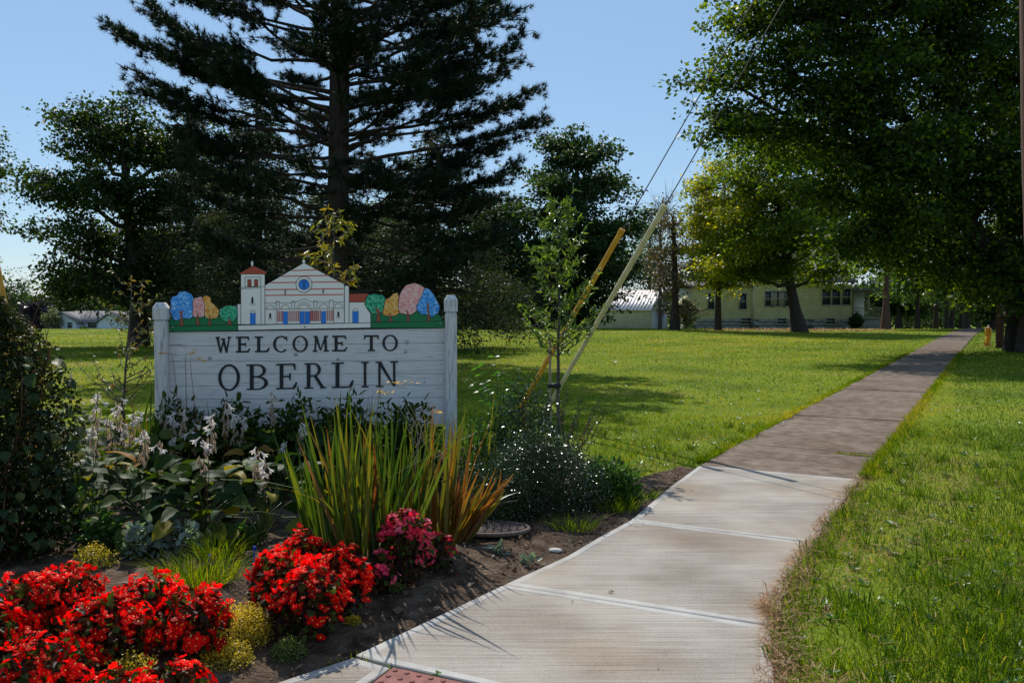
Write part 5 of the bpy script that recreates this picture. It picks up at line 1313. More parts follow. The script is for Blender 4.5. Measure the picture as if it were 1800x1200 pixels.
for (px, py), p, lab in zip(hostas, HP, hl_lab):
    e = empty('hosta_plant', tuple(p), lab, 'plant', 'hostas massed in front of the sign'); hobj.append(e)
    n = 44
    for i in range(n):
        f = (i + .5)/n; a = i*2.399 + RN.normal(0, .3); up = 1.25 - 1.25*f + RN.normal(0, .1)
        l = .10 + .30*RN.uniform(.75, 1.1)
        bx3 = math.cos(a)*math.cos(up)*l*.9; by3 = math.sin(a)*math.cos(up)*l*.9; bz3 = .05 + math.sin(max(up, .12))*l*1.12
        s = RN.uniform(.62, 1.12)
        put('leaf', hl[i % 4], (bx3, by3, bz3), e, (math.cos(a), math.sin(a), .25 + .5*(1 - f) - .75*f), RN.normal(0, .35), s)
    g = Geo()
    for i in range(16):
        a = i*2.399; f = i/16; l = .28*(.4 + .6*f)
        tube(g, [(0, 0, -.03), (math.cos(a)*l*.4, math.sin(a)*l*.4, .2 - .08*f), (math.cos(a)*l, math.sin(a)*l, .36 - .26*f)], .0045, 4, cap=False)
    g.build('leaf_stalks', M['stem'], e)
for px, py in tops:
    k = min(range(len(hostas)), key=lambda i: abs(hostas[i][0] - px) + abs(G(*hostas[i]).y - 6.4)*30)
    e = hobj[k]; b = HP[k]; tp_ = at(px, py, b.y + RN.normal(0, .12)) - b
    g = Geo(); c = curve((tp_.x*.25, tp_.y*.25, 0), tuple(tp_), n=7, jit=.008); tube(g, c, np.linspace(.004, .0022, 7), 5, cap=False)
    st = g.build('flower_stalk', M['stem_r'] if RN.random() < .4 else M['stem'], e)
    nb = RN.integers(12, 18)
    for i in range(nb):
        t = i/nb; z = tp_.z - t*.23; x = tp_.x*(1 - t*.12); y = tp_.y*(1 - t*.12); a = RN.uniform(0, 6.28)
        me = TR if t < .38 and RN.random() < .75 else WI
        o = bpy.data.objects.new('blossom', me); link(o, st); o.location = (x + math.cos(a)*.02, y + math.sin(a)*.02, z)
        q_ = .9 if me is TR else .35
        o.rotation_euler = (math.sin(a)*-q_*-1 if False else math.sin(a)*q_, -math.cos(a)*q_, RN.uniform(0, 6)); s = RN.uniform(1.0, 1.5); o.scale = (s, s, s)

# ---- iris-like sword leaves
M['sword'] = leafmat('sword_leaf', [(0, (0.022, 0.055, 0.010)), (.5, (0.045, 0.095, 0.012)), (.82, (0.10, 0.13, 0.015)), (.95, (0.22, 0.17, 0.02)), (1, (0.34, 0.12, 0.02))], trans=0.42, tmul=(1.9, 1.6, .5), rough=0.45, spec=0.25, src='obj')
M['sword_o'] = leafmat('turning_sword_leaf', [(0, (0.06, 0.09, 0.015)), (.4, (0.14, 0.13, 0.015)), (.75, (0.22, 0.10, 0.02)), (1, (0.13, 0.045, 0.02))], trans=0.45, tmul=(1.8, 1.4, .5), rough=0.4, spec=0.4, src='obj')
def sword_mesh(L, W, bend, m):
    g = Geo(); n = 7; V = []
    for i in range(n + 1):
        t = i/n; w_ = W/2*(1 - t**3.2)*(.75 + .5*math.sin(t*2.6)) + .0008
        y = bend*t**2.4*L; z = L*t - abs(bend)*bend*0 - abs(bend)*.35*L*t**3
        V += [(-w_, y + w_*.25, z), (0, y - .001, z), (w_, y + w_*.25, z)]
    g.add(np.array(V), [(i*3 + k, i*3 + k + 1, (i+1)*3 + k + 1, (i+1)*3 + k) for i in range(n) for k in (0, 1)])
    return g.mesh('blade', m, True)
SW = {k: [sword_mesh(1.0, w_, b_, M[k]) for w_, b_ in ((.022, .02), (.018, .10), (.025, .22), (.019, .38), (.017, .6))] for k in ('sword', 'sword_o')}
def swords(px, py, n, hmin, hmax, lean, spread, base_r, m, label, tilt=(0, 0), group=None, mixo=.0, width=1.0):
    p = gr(px, py); e = empty('sword_leaf_clump', tuple(p), label, 'plant', group)
    for i in range(n):
        a = RN.uniform(0, 6.28); r_ = base_r*math.sqrt(RN.random()); h = RN.uniform(hmin, hmax)
        dx = RN.normal(tilt[0], lean) + math.cos(a)*.08; dy = RN.normal(tilt[1], lean*.7)
        d = Vector((dx, dy, 1)).normalized()
        key = 'sword_o' if (m == 'sword_o' or RN.random() < mixo) else 'sword'
        k = min(4, int(abs(RN.normal(.6, 1.6))))
        o = bpy.data.objects.new('blade', SW[key][k]); link(o, e)
        o.location = (math.cos(a)*r_, math.sin(a)*r_*.7, -.02)
        q = Vector((0, 0, 1)).rotation_difference(d); o.rotation_mode = 'QUATERNION'
        o.rotation_quaternion = q @ Matrix.Rotation(RN.normal(0, .9) + (0 if RN.random() < .5 else math.pi), 3, 'Z').to_quaternion()
        o.scale = (width*RN.uniform(.8, 1.2), h, h)
    return e, p
GI = 'clumps of sword shaped leaves'
swords(640, 1038, 80, .66, 1.16, .15, .1, .17, 'sword', 'tall green clump of sword leaves behind the small red flower mound', (-.02, .02), GI, .12)
swords(578, 1015, 30, .5, .95, .15, .1, .10, 'sword', 'slim green sword leaves leaning left beside the hostas', (-.16, 0), GI, .05)
swords(700, 1000, 46, .6, 1.04, .12, .1, .12, 'sword', 'upright yellow green sword leaves under the last letters of the sign', (.05, .02), GI, .2)
swords(775, 985, 46, .5, .98, .12, .1, .11, 'sword_o', 'orange turning sword leaves in front of the right sign post', (.10, .02), GI)
swords(805, 965, 36, .36, .62, .14, .1, .07, 'sword_o', 'low orange brown blades arching right over the shiny shrub', (.62, .05), GI)
swords(325, 872, 4, .62, .85, .05, .1, .03, 'sword', 'few narrow blades standing before the left end of the sign', (0, 0), GI, width=.8)
swords(388, 872, 12, .6, .92, .12, .1, .06, 'sword', 'narrow green blades standing before the big letter O', (.02, 0), GI, width=.8)
swords(600, 880, 14, .6, .92, .14, .1, .1, 'sword', 'blades in shade against the lower middle of the sign', (.05, 0), GI, width=.8)
swords(690, 872, 12, .55, .9, .14, .1, .08, 'sword', 'yellowing blades in front of the letter N', (-.12, 0), GI, .4, width=.8)
swords(238, 880, 12, .7, 1.0, .1, .1, .1, 'sword', 'pale yellow green blades left of the left sign post', (.04, 0), GI, .15, width=.8)
swords(838, 905, 14, .6, 1.0, .15, .1, .12, 'sword', 'fine green blades between the right sign post and the shiny shrub', (.05, 0), GI, width=.5)
# orange flower sprays over the blades
M['orange_fl'] = leafmat('orange_blossom', [(0, (0.55, 0.16, 0.03)), (.6, (0.75, 0.42, 0.14)), (1, (0.80, 0.65, 0.35))], trans=0.35, rough=0.5)
def spray(px, py, ex, ey, Y, base, label):
    b = gr(*base); e = empty('flower_spray', tuple(b), label, 'flower', 'orange flower sprays in front of the sign')
    a = at(px, py, Y) - b; c = at(ex, ey, Y) - b
    g = Geo(); tube(g, [(0, 0, 0), (a.x*.4, a.y*.4, a.z*.6), tuple(a*.97), tuple(a), tuple(c)], (.003, .003, .0022, .002, .0012), 4, cap=False); g.build('stem', M['stem_r'], e)
    n = 16; g = Geo(); t = RN.uniform(.1, 1.1, n)[:, None]
    P = np.array(a)[None]*(1 - t) + np.array(c)[None]*t + RN.normal(0, .006, (n, 3)); d = np.tile(np.array(c - a), (n, 1)) + RN.normal(0, .05, (n, 3)) + np.array([0, 0, .03])
    leaves(g, P, d, RN.normal(0, 1, (n, 3)), .03, .009, RN.random(n)); g.build('blossoms', M['orange_fl'], e)
spray(303, 622, 280, 620, 7.1, (322, 872), 'small orange flower spray crossing the left sign post')
spray(326, 623, 342, 619, 7.1, (330, 872), 'small orange flower spray left of the word WELCOME')
spray(334, 630, 356, 633, 7.1, (350, 872), 'small orange flower spray lowest of those left of the letters')
spray(669, 672, 729, 672, 6.6, (650, 920), 'bright orange flower spray over the foot of the letter N')
spray(655, 690, 686, 690, 6.6, (640, 920), 'faded flower spray just under the letter N')
spray(758, 722, 775, 726, 6.4, (750, 930), 'small red flower spray in front of the right post foot')
# dead stems whose shadows fall on the path
M['deadstem'] = mat('dry_stem', (0.30, 0.24, 0.17), 0.8)
e = empty('dry_stem', tuple(gr(720, 985)), 'thin dry forked stems rising from the orange blades', 'stem')
g = Geo()
for k in range(5):
    x = RN.normal(0, .1); y = RN.normal(0, .05); tx = x + RN.normal(.05, .15); h = RN.uniform(.8, 1.1)
    tube(g, [(x, y, 0), (x*.4 + tx*.6, y, h*.6), (tx, y, h*.8)], (.0035, .003, .0025), 4, cap=False)
    for s in (-1, 1): tube(g, [(tx, y, h*.8), (tx + s*.09, y + .02, h*.8 + .16)], (.0022, .0012), 4, cap=False)
g.build('forked_stem', M['deadstem'], e)

# ---- begonias
M['bronze'] = leafmat('bronze_leaf', [(0, (0.018, 0.007, 0.005)), (.5, (0.038, 0.014, 0.008)), (.55, (0.03, 0.05, 0.010)), (.9, (0.06, 0.09, 0.015)), (1, (0.09, 0.03, 0.01))], trans=0.3, tmul=(1.8, 1.5, .6), rough=0.5, spec=0.2)
def petalmat(n, a, b_, c): return leafmat(n, [(0, a), (.5, b_), (1, c)], trans=0.5, tmul=(1.5, .7, .7), rough=0.6, spec=0.08, src='obj')
M['pet_red'] = petalmat('red_petal', (0.28, 0.001, 0.002), (0.72, 0.005, 0.005), (0.92, 0.014, 0.012))
M['pet_pink'] = petalmat('pink_petal', (0.60, 0.015, 0.07), (0.80, 0.05, 0.14), (0.85, 0.28, 0.36))
M['stamen'] = mat('yellow_stamen', (.75, .5, .06), .6)
def bloom_mesh(m, seed):
    rs = np.random.default_rng(seed); g = Geo()
    for f in range(6):
        c = rs.normal(0, .018, 3)*np.array([1, 1, .7]); ax = unit(rs.normal(0, .38, 3) + np.array([0, 0, 1.0])); u_ = unit(np.cross(ax, rs.normal(0, 1, 3))); v_ = np.cross(ax, u_)
        for k in range(4):
            a = k*math.pi/2 + rs.uniform(-.2, .2); d = u_*math.cos(a) + v_*math.sin(a); s_ = -u_*math.sin(a) + v_*math.cos(a); r_ = rs.uniform(.0135, .020)*(1 if k % 2 else .75)
            up = ax*rs.uniform(.1, .5)
            V = [c, c + d*r_*.35 + s_*r_*.42 + up*r_*.2, c + d*r_*.75 + s_*r_*.55 + up*r_*.42, c + d*r_*1.08 + s_*r_*.28 + up*r_*.45, c + d*r_*1.08 - s_*r_*.28 + up*r_*.45, c + d*r_*.75 - s_*r_*.55 + up*r_*.42, c + d*r_*.35 - s_*r_*.42 + up*r_*.2]
            V.append(c + d*r_*.6 + up*r_*.62)
            g.add(np.array(V), [(0, 1, 7), (1, 2, 7), (2, 3, 7), (3, 4, 7), (4, 5, 7), (5, 6, 7), (6, 0, 7)])
        g.add(np.array([c + ax*.006 + u_*.003, c + ax*.006 + v_*.003, c + ax*.006 - u_*.003, c + ax*.006 - v_*.003]), [(0, 1, 2, 3)], .5, 1)
    return g.mesh('blossom', [m, M['stamen']], False)
BL = {k: [bloom_mesh(M[k], i) for i in range(4)] for k in ('pet_red', 'pet_pink')}
def begonia(px, py, r_, h, nb, label, m='pet_red', group='red begonias', nl=420, pinkmix=0):
    p = gr(px, py); e = empty('begonia_plant', tuple(p), label, 'flower', group)
    n = nl; c = unit(RN.normal(0, 1, (n, 3)))*(RN.random(n)**.45)[:, None]; P = c*np.array([r_, r_, h*.5]) + np.array([0, 0, h*.48])
    g = Geo(); L = RN.uniform(.025, .05, n)
    leaves(g, P, RN.normal(0, 1, (n, 3)) + c, RN.normal(0, .7, (n, 3)) + c + np.array([0, 0, .6]), L, L*.85, RN.random(n), six=True, fold=.25)
    g.build('foliage', M['bronze'], e, kind='stuff')
    g = Geo()
    for k in range(10):
        a = k*.63; tube(g, [(0, 0, -.02), (math.cos(a)*r_*.3, math.sin(a)*r_*.3, h*.5), (math.cos(a)*r_*.6, math.sin(a)*r_*.6, h*.85)], .004, 4, cap=False)
    g.build('stems', M['stem_r'], e)
    for i in range(int(nb*1.12)):
        th = RN.uniform(0, 6.28); ph = math.acos(RN.uniform(-.25, 1)); k = RN.uniform(.85, 1.15)
        d = Vector((math.sin(ph)*math.cos(th), math.sin(ph)*math.sin(th), math.cos(ph)))
        mm = m
        o = bpy.data.objects.new('blossom', BL[mm][RN.integers(0, 4)]); link(o, e)
        o.location = (d.x*r_*k, d.y*r_*k, h*.5 + d.z*h*.52*k); q = Vector((0, 0, 1)).rotation_difference((d + Vector((0, 0, .4))).normalized())
        o.rotation_mode = 'QUATERNION'; o.rotation_quaternion = q; s = RN.uniform(.7, 1.25); o.scale = (s, s, s)
for px, py, r_, h, nb, lab in ((492, 1108, .15, .31, 44, 'red begonia at the left side of the small mound by the yellow stonecrop'), (545, 1135, .17, .34, 52, 'red begonia in the middle of the small mound by the path'),
                               (600, 1095, .15, .33, 44, 'red begonia at the right end of the small mound below the sword leaves'), (535, 1070, .15, .36, 34, 'red begonia at the back of the small mound'),
                               (30, 1160, .20, .32, 46, 'red begonia at the far left below the dark vines'), (110, 1135, .18, .30, 44, 'red begonia in the back of the big left bed'), (185, 1200, .18, .31, 46, 'red begonia in the middle of the big left bed'),
                               (262, 1140, .17, .30, 44, 'red begonia right of the middle in the big left bed'), (340, 1175, .16, .30, 46, 'red begonia at the right end of the big left bed beside yellow stonecrop'), (70, 1290, .18, .32, 42, 'red begonia in the lower left corner of the photo'),
                               (200, 1330, .16, .28, 30, 'red begonia at the bottom edge near the left'), (-60, 1220, .2, .36, 30, 'red begonia cut off by the left edge'), (300, 1290, .14, .26, 26, 'red begonia at the bottom edge next to the bare soil')):
    begonia(px, py, r_, h, nb, lab)
begonia(712, 1040, .15, .42, 30, 'bright pink begonia in front of the orange blades', 'pet_pink', 'pink begonias')
begonia(768, 1015, .11, .20, 12, 'deep pink begonia nearest the brown round slab', 'pet_pink', 'pink begonias', 160)
begonia(660, 1058, .10, .22, 12, 'small pale pink begonia beside the red mound', 'pet_pink', 'pink begonias', 160)

# ---- low mounds
M['sedum_y'] = leafmat('yellow_stonecrop', [(0, (0.10, 0.12, 0.02)), (.3, (0.40, 0.30, 0.02)), (1, (0.78, 0.52, 0.04))], trans=0.3, rough=0.5)
M['sedum_g'] = leafmat('green_stonecrop', [(0, (0.05, 0.08, 0.02)), (.6, (0.12, 0.16, 0.03)), (1, (0.32, 0.30, 0.05))], trans=0.3, rough=0.5)
M['herb'] = leafmat('green_herb_leaf', [(0, (0.022, 0.055, 0.012)), (.6, (0.05, 0.11, 0.02)), (1, (0.10, 0.18, 0.04))], trans=0.38, rough=0.5, spec=.2)
M['herb_d'] = leafmat('dark_herb_leaf', [(0, (0.012, 0.03, 0.008)), (1, (0.05, 0.085, 0.015))], trans=0.35, tmul=(2, 1.9, .5), rough=0.55, spec=.15)
M['silver'] = leafmat('silvery_leaf', [(0, (0.07, 0.10, 0.06)), (1, (0.26, 0.32, 0.26))], trans=0.25, rough=0.45)
M['gloss'] = leafmat('glossy_box_leaf', [(0, (0.010, 0.024, 0.008)), (1, (0.034, 0.062, 0.016))], trans=0.15, rough=0.24, spec=.5)
M['vine'] = leafmat('vine_leaf', [(0, (0.012, 0.022, 0.007)), (.6, (0.026, 0.040, 0.012)), (1, (0.10, 0.045, 0.02))], trans=0.25, tmul=(2, 1.8, .6), rough=0.5, spec=.16)
M['vine_o'] = leafmat('big_vine_leaf', [(0, (0.018, 0.042, 0.016)), (.7, (0.045, 0.075, 0.022)), (1, (0.12, 0.11, 0.03))], trans=0.3, tmul=(2, 1.8, .6), rough=0.5, spec=.2, src='obj')
def mound(name, px, py, rx, ry, h, n, leaf, m, label, cat='plant', wr=.6, six=False, group=None, top=.5, stems=True, shell=.35, mstem='stem', upd=.6):
    p = gr(px, py); e = empty(name, tuple(p), label, cat, group)
    c = unit(RN.normal(0, 1, (n, 3))); c[:, 2] = np.abs(c[:, 2]); rr = (RN.random(n)**shell)[:, None]
    lump = 1 + .16*np.sin(c[:, :1]*7 + px) * np.cos(c[:, 1:2]*6 + py)
    P = c*rr*lump*np.array([rx, ry, h])
    g = Geo(); L = leaf*RN.uniform(.6, 1.3, n)
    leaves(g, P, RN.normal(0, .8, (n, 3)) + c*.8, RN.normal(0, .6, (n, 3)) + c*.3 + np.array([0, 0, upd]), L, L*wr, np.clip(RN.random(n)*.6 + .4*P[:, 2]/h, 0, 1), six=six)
    g.build('foliage', m, e, kind='stuff')
    if stems:
        g = Geo()
        for k in range(14):
            d = c[k]*np.array([rx, ry, h])*.85; tube(g, [(0, 0, -.02), tuple(d*np.array([.3, .3, .5])), tuple(d)], (.006, .004, .002), 4, cap=False)
        g.build('stems', M[mstem], e)
    return e
GS = 'yellow stonecrop mounds'
mound('stonecrop', 425, 1150, .13, .12, .19, 4200, .011, M['sedum_y'], 'yellow stonecrop mound between the two red flower beds', group=GS)
mound('stonecrop', 400, 1180, .12, .10, .10, 2200, .011, M['sedum_y'], 'low yellow stonecrop on bare soil at the bottom', group=GS)
mound('stonecrop', 442, 1128, .10, .09, .12, 1800, .011, M['sedum_y'], 'yellow stonecrop tucked against the small red mound', group=GS)
mound('stonecrop', 372, 1140, .09, .09, .13, 1500, .011, M['sedum_y'], 'yellow stonecrop tucked against the big left red bed', group=GS)
mound('stonecrop', 508, 1165, .08, .07, .09, 1200, .012, M['sedum_g'], 'green stonecrop mound by the path below the red flowers', group=GS)
mound('stonecrop', 620, 1108, .045, .04, .04, 400, .012, M['sedum_y'], 'tiny yellow stonecrop tuft on the soil beside the path', group=GS)
mound('stonecrop', 165, 1010, .14, .1, .14, 1500, .012, M['sedum_y'], 'yellow stonecrop peeping out behind the left red flowers', group=GS)
mound('stonecrop', 235, 1230, .14, .1, .16, 1600, .012, M['sedum_y'], 'yellow stonecrop among the lower left red flowers', group=GS)
mound('stonecrop', 120, 1220, .12, .1, .16, 1400, .012, M['sedum_g'], 'greenish stonecrop under the lower left red flowers', group=GS)
mound('stonecrop', 690, 1052, .07, .05, .05, 600, .012, M['sedum_g'], 'small green stonecrop below the pink begonia', group=GS)
GH = 'low leafy plants behind the red flowers'
for px, py, r_, h, m, lab in ((185, 985, .17, .22, 'herb', 'low leafy plant nearest the vines'), (255, 990, .15, .20, 'silver', 'silvery leaved low plant behind the left red flowers'), (320, 985, .14, .17, 'silver', 'pale leaved low plant left of the grass tuft'), (150, 940, .18, .26, 'herb', 'green leafy plant at the foot of the vines'), (420, 975, .12, .14, 'herb', 'green leafy plant left of the small red mound')):
    mound('leafy_plant', px, py, r_, r_*.8, h, 260, .055, M[m], lab, six=True, group=GH, wr=.7, upd=1.2)
for px, py, lab in ((878, 985, 'small grey green weed rosette beside the brown slab'), (935, 997, 'small weed rosette at the edge of the path'), (665, 1010, 'broad green weed at the base of the pink begonia')):
    mound('weed_rosette', px, py, .065, .05, .05, 22, .06, M['silver'], lab, six=True, wr=.5, stems=False, group='weed rosettes on the bare soil', upd=1.0)
for px, py, h, lab in ((310, 868, .72, 'dark leafy plant against the left end of the sign'), (415, 868, .72, 'dark leafy plant against the sign below the O'), (520, 868, .74, 'dark leafy plant against the middle of the sign'), (610, 866, .74, 'dark leafy plant behind the tall sword leaves'), (715, 868, .72, 'dark leafy plant against the right half of the sign')):
    mound('leafy_plant', px, py, .34, .2, h, 2000, .075, M['herb_d'], lab, six=True, wr=.45, group='dark leafy plants along the sign foot', shell=.5, upd=.8)
# fine grass tufts in the bed
def tuft(px, py, r_, h, n, label, m='grass'):
    p = gr(px, py); e = empty('grass_tuft', tuple(p), label, 'grass', 'grass tufts in the bed')
    a = RN.uniform(0, 6.28, n); q = np.sqrt(RN.random(n))*r_; B = np.stack([np.cos(a)*q, np.sin(a)*q*.7, np.zeros(n)], 1); hh = h*RN.uniform(.4, 1.1, n)
    g = Geo(); blades(g, B, hh, .005, B[:, :2]*.9 + RN.normal(0, .35, (n, 2))*hh[:, None], np.clip(RN.normal(.5, .2, n), 0, 1)); g.build('blades', M[m], e, kind='stuff')
tuft(350, 1045, .2, .2, 520, 'fine green grass tuft between the two red flower beds'); tuft(385, 1000, .14, .18, 260, 'fine grass at the blue stakes'); tuft(855, 880, .2, .5, 160, 'tall loose grass beside the right sign post')
tuft(1085, 905, .15, .16, 160, 'grass at the right foot of the shiny shrub'); tuft(1130, 880, .12, .1, 120, 'short grass on the bed corner near the path'); tuft(1010, 940, .15, .14, 120, 'short grass at the front of the shiny shrub')

# ---- shiny shrub at the right end of the bed
mound('box_shrub', 950, 905, .50, .40, .60, 30000, .017, M['gloss'], 'dark shrub of tiny glistening leaves beside the sidewalk', 'shrub', wr=.55, shell=.28, mstem='stem_r', upd=1.3)
mound('box_shrub', 858, 925, .36, .28, .42, 14000, .016, M['gloss'], 'low glistening shrub part at the right foot of the sign', 'shrub', wr=.55, shell=.28, mstem='stem_r')
mound('box_shrub', 545, 985, .16, .14, .18, 1800, .017, M['gloss'], 'small glistening shrub behind the small red mound', 'shrub', wr=.55, mstem='stem_r')
mound('privet_shrub', 930, 872, .38, .30, .96, 9000, .028, M['gloss'], 'taller dark shrub with glossy leaves around the sapling foot', 'shrub', wr=.5, shell=.5, mstem='stem_r')
mound('leafy_shrub', 1068, 890, .28, .22, .36, 2200, .045, M['herb'], 'green leafy clump at the right side of the shiny shrub', 'plant', six=True)
mound('leafy_shrub', 862, 860, .32, .22, .66, 1500, .05, M['herb'], 'green shrub directly right of the sign post', 'plant', six=True, shell=.5)
e = empty('privet_sprigs', tuple(gr(985, 880)), 'upright sprigs of pale shining leaves right of the sapling', 'shrub')
g = Geo(); gs = Geo(); 
for k in range(16):
    tx = RN.uniform(-.05, .42); h = RN.uniform(.55, 1.0)*(1 - .35*max(0, tx)); c = curve((0, 0, .1), (tx, RN.normal(0, .15), h), n=8, jit=.015)
    tube(gs, c, np.linspace(.005, .0015, 8), 4, cap=False); n = 26; t = RN.uniform(.45, 1, n)*7; i0 = np.minimum(t.astype(int), 6)
    P = c[i0] + (c[i0+1] - c[i0])*(t - i0)[:, None]
    leaves(g, P, RN.normal(0, 1, (n, 3)) + np.array([0, 0, .5]), RN.normal(0, 1, (n, 3)), RN.uniform(.018, .028, n), .012, RN.random(n))
g.build('foliage', M['gloss'], e); gs.build('stems', M['stem_r'], e)
# compound-leaved sprout right of the sign
M['sprout'] = leafmat('bright_oval_leaf', [(0, (0.035, 0.10, 0.02)), (1, (0.09, 0.20, 0.035))], trans=0.42, tmul=(1.6, 1.8, .6), rough=0.35, src='obj')
e = empty('locust_sprout', tuple(gr(880, 862)), 'sprout with rows of bright oval leaflets right of the sign post', 'plant')
ov = leaf_mesh('leaflet', .06, .032, M['sprout'], .3, .2, 4, heart=False); gs = Geo()
for k, (tx, tz, h) in enumerate(((-.28, .92, 1), (-.2, 1.02, 1), (-.05, 1.12, 1), (.05, 1.02, 1), (.18, .98, 1), (.28, .9, 1), (-.12, .86, 1), (.1, .85, 1), (0.0, .98, 1))):
    c = curve((0, 0, .3), (tx, RN.normal(0, .12), tz), n=7, rise=.12); tube(gs, c, np.linspace(.005, .0015, 7), 4, cap=False)
    for i in range(2, 7):
        for s in (-1, 1):
            t = c[i] - c[i-1]; side = np.array([-t[2], 0, t[0]]); side = side/np.linalg.norm(side)
            put('leaflet', ov, tuple(c[i]), e, tuple(side*s + np.array([0, RN.normal(0, .5), -.1]) + t*4), RN.normal(0, .5), RN.uniform(.8, 1.2))
gs.build('stems', M['stem'], e)

# ---- vine mass at the left edge
vp = gr(20, 985); vine = empty('vine_thicket', tuple(vp), 'tall dark thicket of vines filling the left edge of the photo', 'vine')
def venv(z):                                           # half width of the thicket by height
    return np.interp(z, [0, .3, .8, 1.15, 1.4, 1.62], [.42, .41, .44, .36, .25, .06])
n = 24000; z = 1.62*RN.random(n)**.85; a = RN.uniform(0, 6.28, n); q = RN.random(n)**.42
rr = venv(z)*(1 + .18*np.sin(a*5 + z*6))*q
P = np.stack([rr*np.cos(a)*1.15 - .12, rr*np.sin(a), z], 1)
g = Geo(); L = RN.uniform(.018, .042, n)*(1.25 - .3*z)
leaves(g, P, RN.normal(0, 1, (n, 3)), RN.normal(0, .7, (n, 3)) + np.array([0, 0, .8]), L, L*.75, np.clip(RN.random(n)*.7 + .25*z/1.6*RN.random(n), 0, 1), six=False)
g.build('foliage', M['vine'], vine, kind='stuff')
vl = [leaf_mesh('leaf', L, W, M['vine_o'], dr, .2, 5) for L, W, dr in ((.085, .075, .8), (.07, .06, .5), (.1, .08, 1.1))]
for i in range(230):
    z = RN.uniform(.05, 1.25); a = RN.uniform(-2.9, .35); r_ = float(venv(z))*RN.uniform(.92, 1.08)
    put('leaf', vl[i % 3], (r_*math.cos(a)*1.15 - .12, r_*math.sin(a), z), vine, (math.cos(a)*.8 + RN.normal(0, .5), math.sin(a)*.8, -.5 + RN.normal(0, .4)), RN.normal(0, .5), RN.uniform(.6, 1.15))
g = Geo()
for k in range(26):
    a = RN.uniform(0, 6.28); z = RN.uniform(.9, 1.65); r_ = float(venv(z*.8))
    tube(g, curve((r_*.5*math.cos(a*1.3) - .1, r_*.5*math.sin(a), 0), (r_*math.cos(a)*1.1 - .1, r_*math.sin(a), z), n=6, jit=.05), (.007, .006, .005, .004, .003, .002), 4, cap=False)
g.build('stems', M['stem_r'], vine)
mound('variegated_shrub', 128, 905, .24, .2, .62, 1500, .036, M['silver'], 'shrub with pale edged leaves between the vines and the hostas', 'shrub', six=True, shell=.4, mstem='stem_r')
mound('variegated_shrub', 75, 880, .22, .2, .7, 1200, .034, M['vine'], 'dark shrub with reddish shoots behind the vine thicket', 'shrub', six=True, shell=.4, mstem='stem_r')

# ---- saplings
M['sap_r'] = leafmat('sapling_leaf', [(0, (0.045, 0.09, 0.02)), (.6, (0.09, 0.15, 0.025)), (1, (0.17, 0.22, 0.04))], trans=0.42, tmul=(1.7, 1.7, .6), rough=0.35, spec=.5)
M['sap_l'] = leafmat('olive_sapling_leaf', [(0, (0.05, 0.06, 0.02)), (.6, (0.10, 0.12, 0.03)), (1, (0.22, 0.12, 0.04))], trans=0.38, tmul=(1.8, 1.6, .6), rough=0.4, spec=.5)
M['sap_y'] = leafmat('yellow_green_leaf', [(0, (0.08, 0.10, 0.015)), (.6, (0.17, 0.18, 0.02)), (1, (0.28, 0.18, 0.02))], trans=0.45, tmul=(1.6, 1.5, .5), rough=0.4)
def sapling(name, base, toppx, Y, label, nbr, L0, leafL, leafW, m, mb, zlo, lean=1.0, nl=16, droop=0.0, rt=.018, ends=None):
    b = Vector(base); t = at(*toppx, Y) - b; e = empty(name, tuple(b), label, 'sapling')
    tr = curve((0, 0, -.02), tuple(t), n=10, jit=.012); g = Geo(); tube(g, tr, np.linspace(rt, .003, 10), 7); gl = Geo()
    H = t.z; P_, D_ = [], []
    for k in range(nbr):
        z = zlo + (H - zlo)*(k + RN.random())/nbr; f = (z - zlo)/(H - zlo); i = z/H*9; i0 = min(int(i), 8); s = tr[i0] + (tr[i0+1] - tr[i0])*(i - i0)
        l = L0*(1 - .72*f)*RN.uniform(.5, 1.15); a = RN.uniform(0, 6.28); u_ = np.array([math.cos(a)*l, math.sin(a)*l, l*lean*RN.uniform(.5, 1.3)])
        c = curve(s, s + u_, n=6, jit=.01, sag=l*.12*lean); tube(g, c, np.linspace(.007*(1.2 - f), .0016, 6), 4, cap=False)
        n = int(nl*(.4 + l/L0)); tt = RN.uniform(.2, 1.0, n)*5; j = np.minimum(tt.astype(int), 4); q = c[j] + (c[j+1] - c[j])*(tt - j)[:, None]
        P_.append(q); D_.append(RN.normal(0, .7, (n, 3)) + u_/l*.7 + np.array([0, 0, -droop]))
    g.build('trunk', M[mb], e, True)
    P_ = np.concatenate(P_); D_ = np.concatenate(D_); n = len(P_)
    Lx = leafL*RN.uniform(.6, 1.2, n)
    leaves(gl, P_, D_, RN.normal(0, .6, (n, 3)) + np.array([0, -.1, .7]), Lx, Lx*leafW, RN.random(n), six=True)
    gl.build('crown', M[m], e); return e, tr
e, tr = sapling('sapling', G(980, 788), (983, 358), 9.7, 'slender staked sapling with bright narrow leaves right of the sign', 84, .58, .08, .34, 'sap_r', 'bark_grey', 1.0, .9, 22, .15, .026)
g = Geo(); tube(g, [(-.08, -.02, -.02), (-.09, -.02, 1.25)], .014, 7); g.build('stake', M['deadstem'], e)
g = Geo(); box(g, (-.04, -.01, .72), (.15, .06, .045)); tube(g, [(-.005, 0, .69), (-.005, 0, .75)], .034, 8); g.build('tie', M['letter'], e)
sapling('sapling', gr(212, 830), (232, 500), 8.1, 'spindly olive leaved sapling in front of the blue bungalow', 34, .62, .05, .42, 'sap_l', 'bark_grey', .55, .7, 15, .3, .018)
sapling('sapling', gr(590, 812), (585, 372), 8.7, 'sapling with hanging yellow green leaves showing over the painted gable', 26, .42, .085, .28, 'sap_y', 'bark_grey', 1.75, .5, 13, .9, .016)
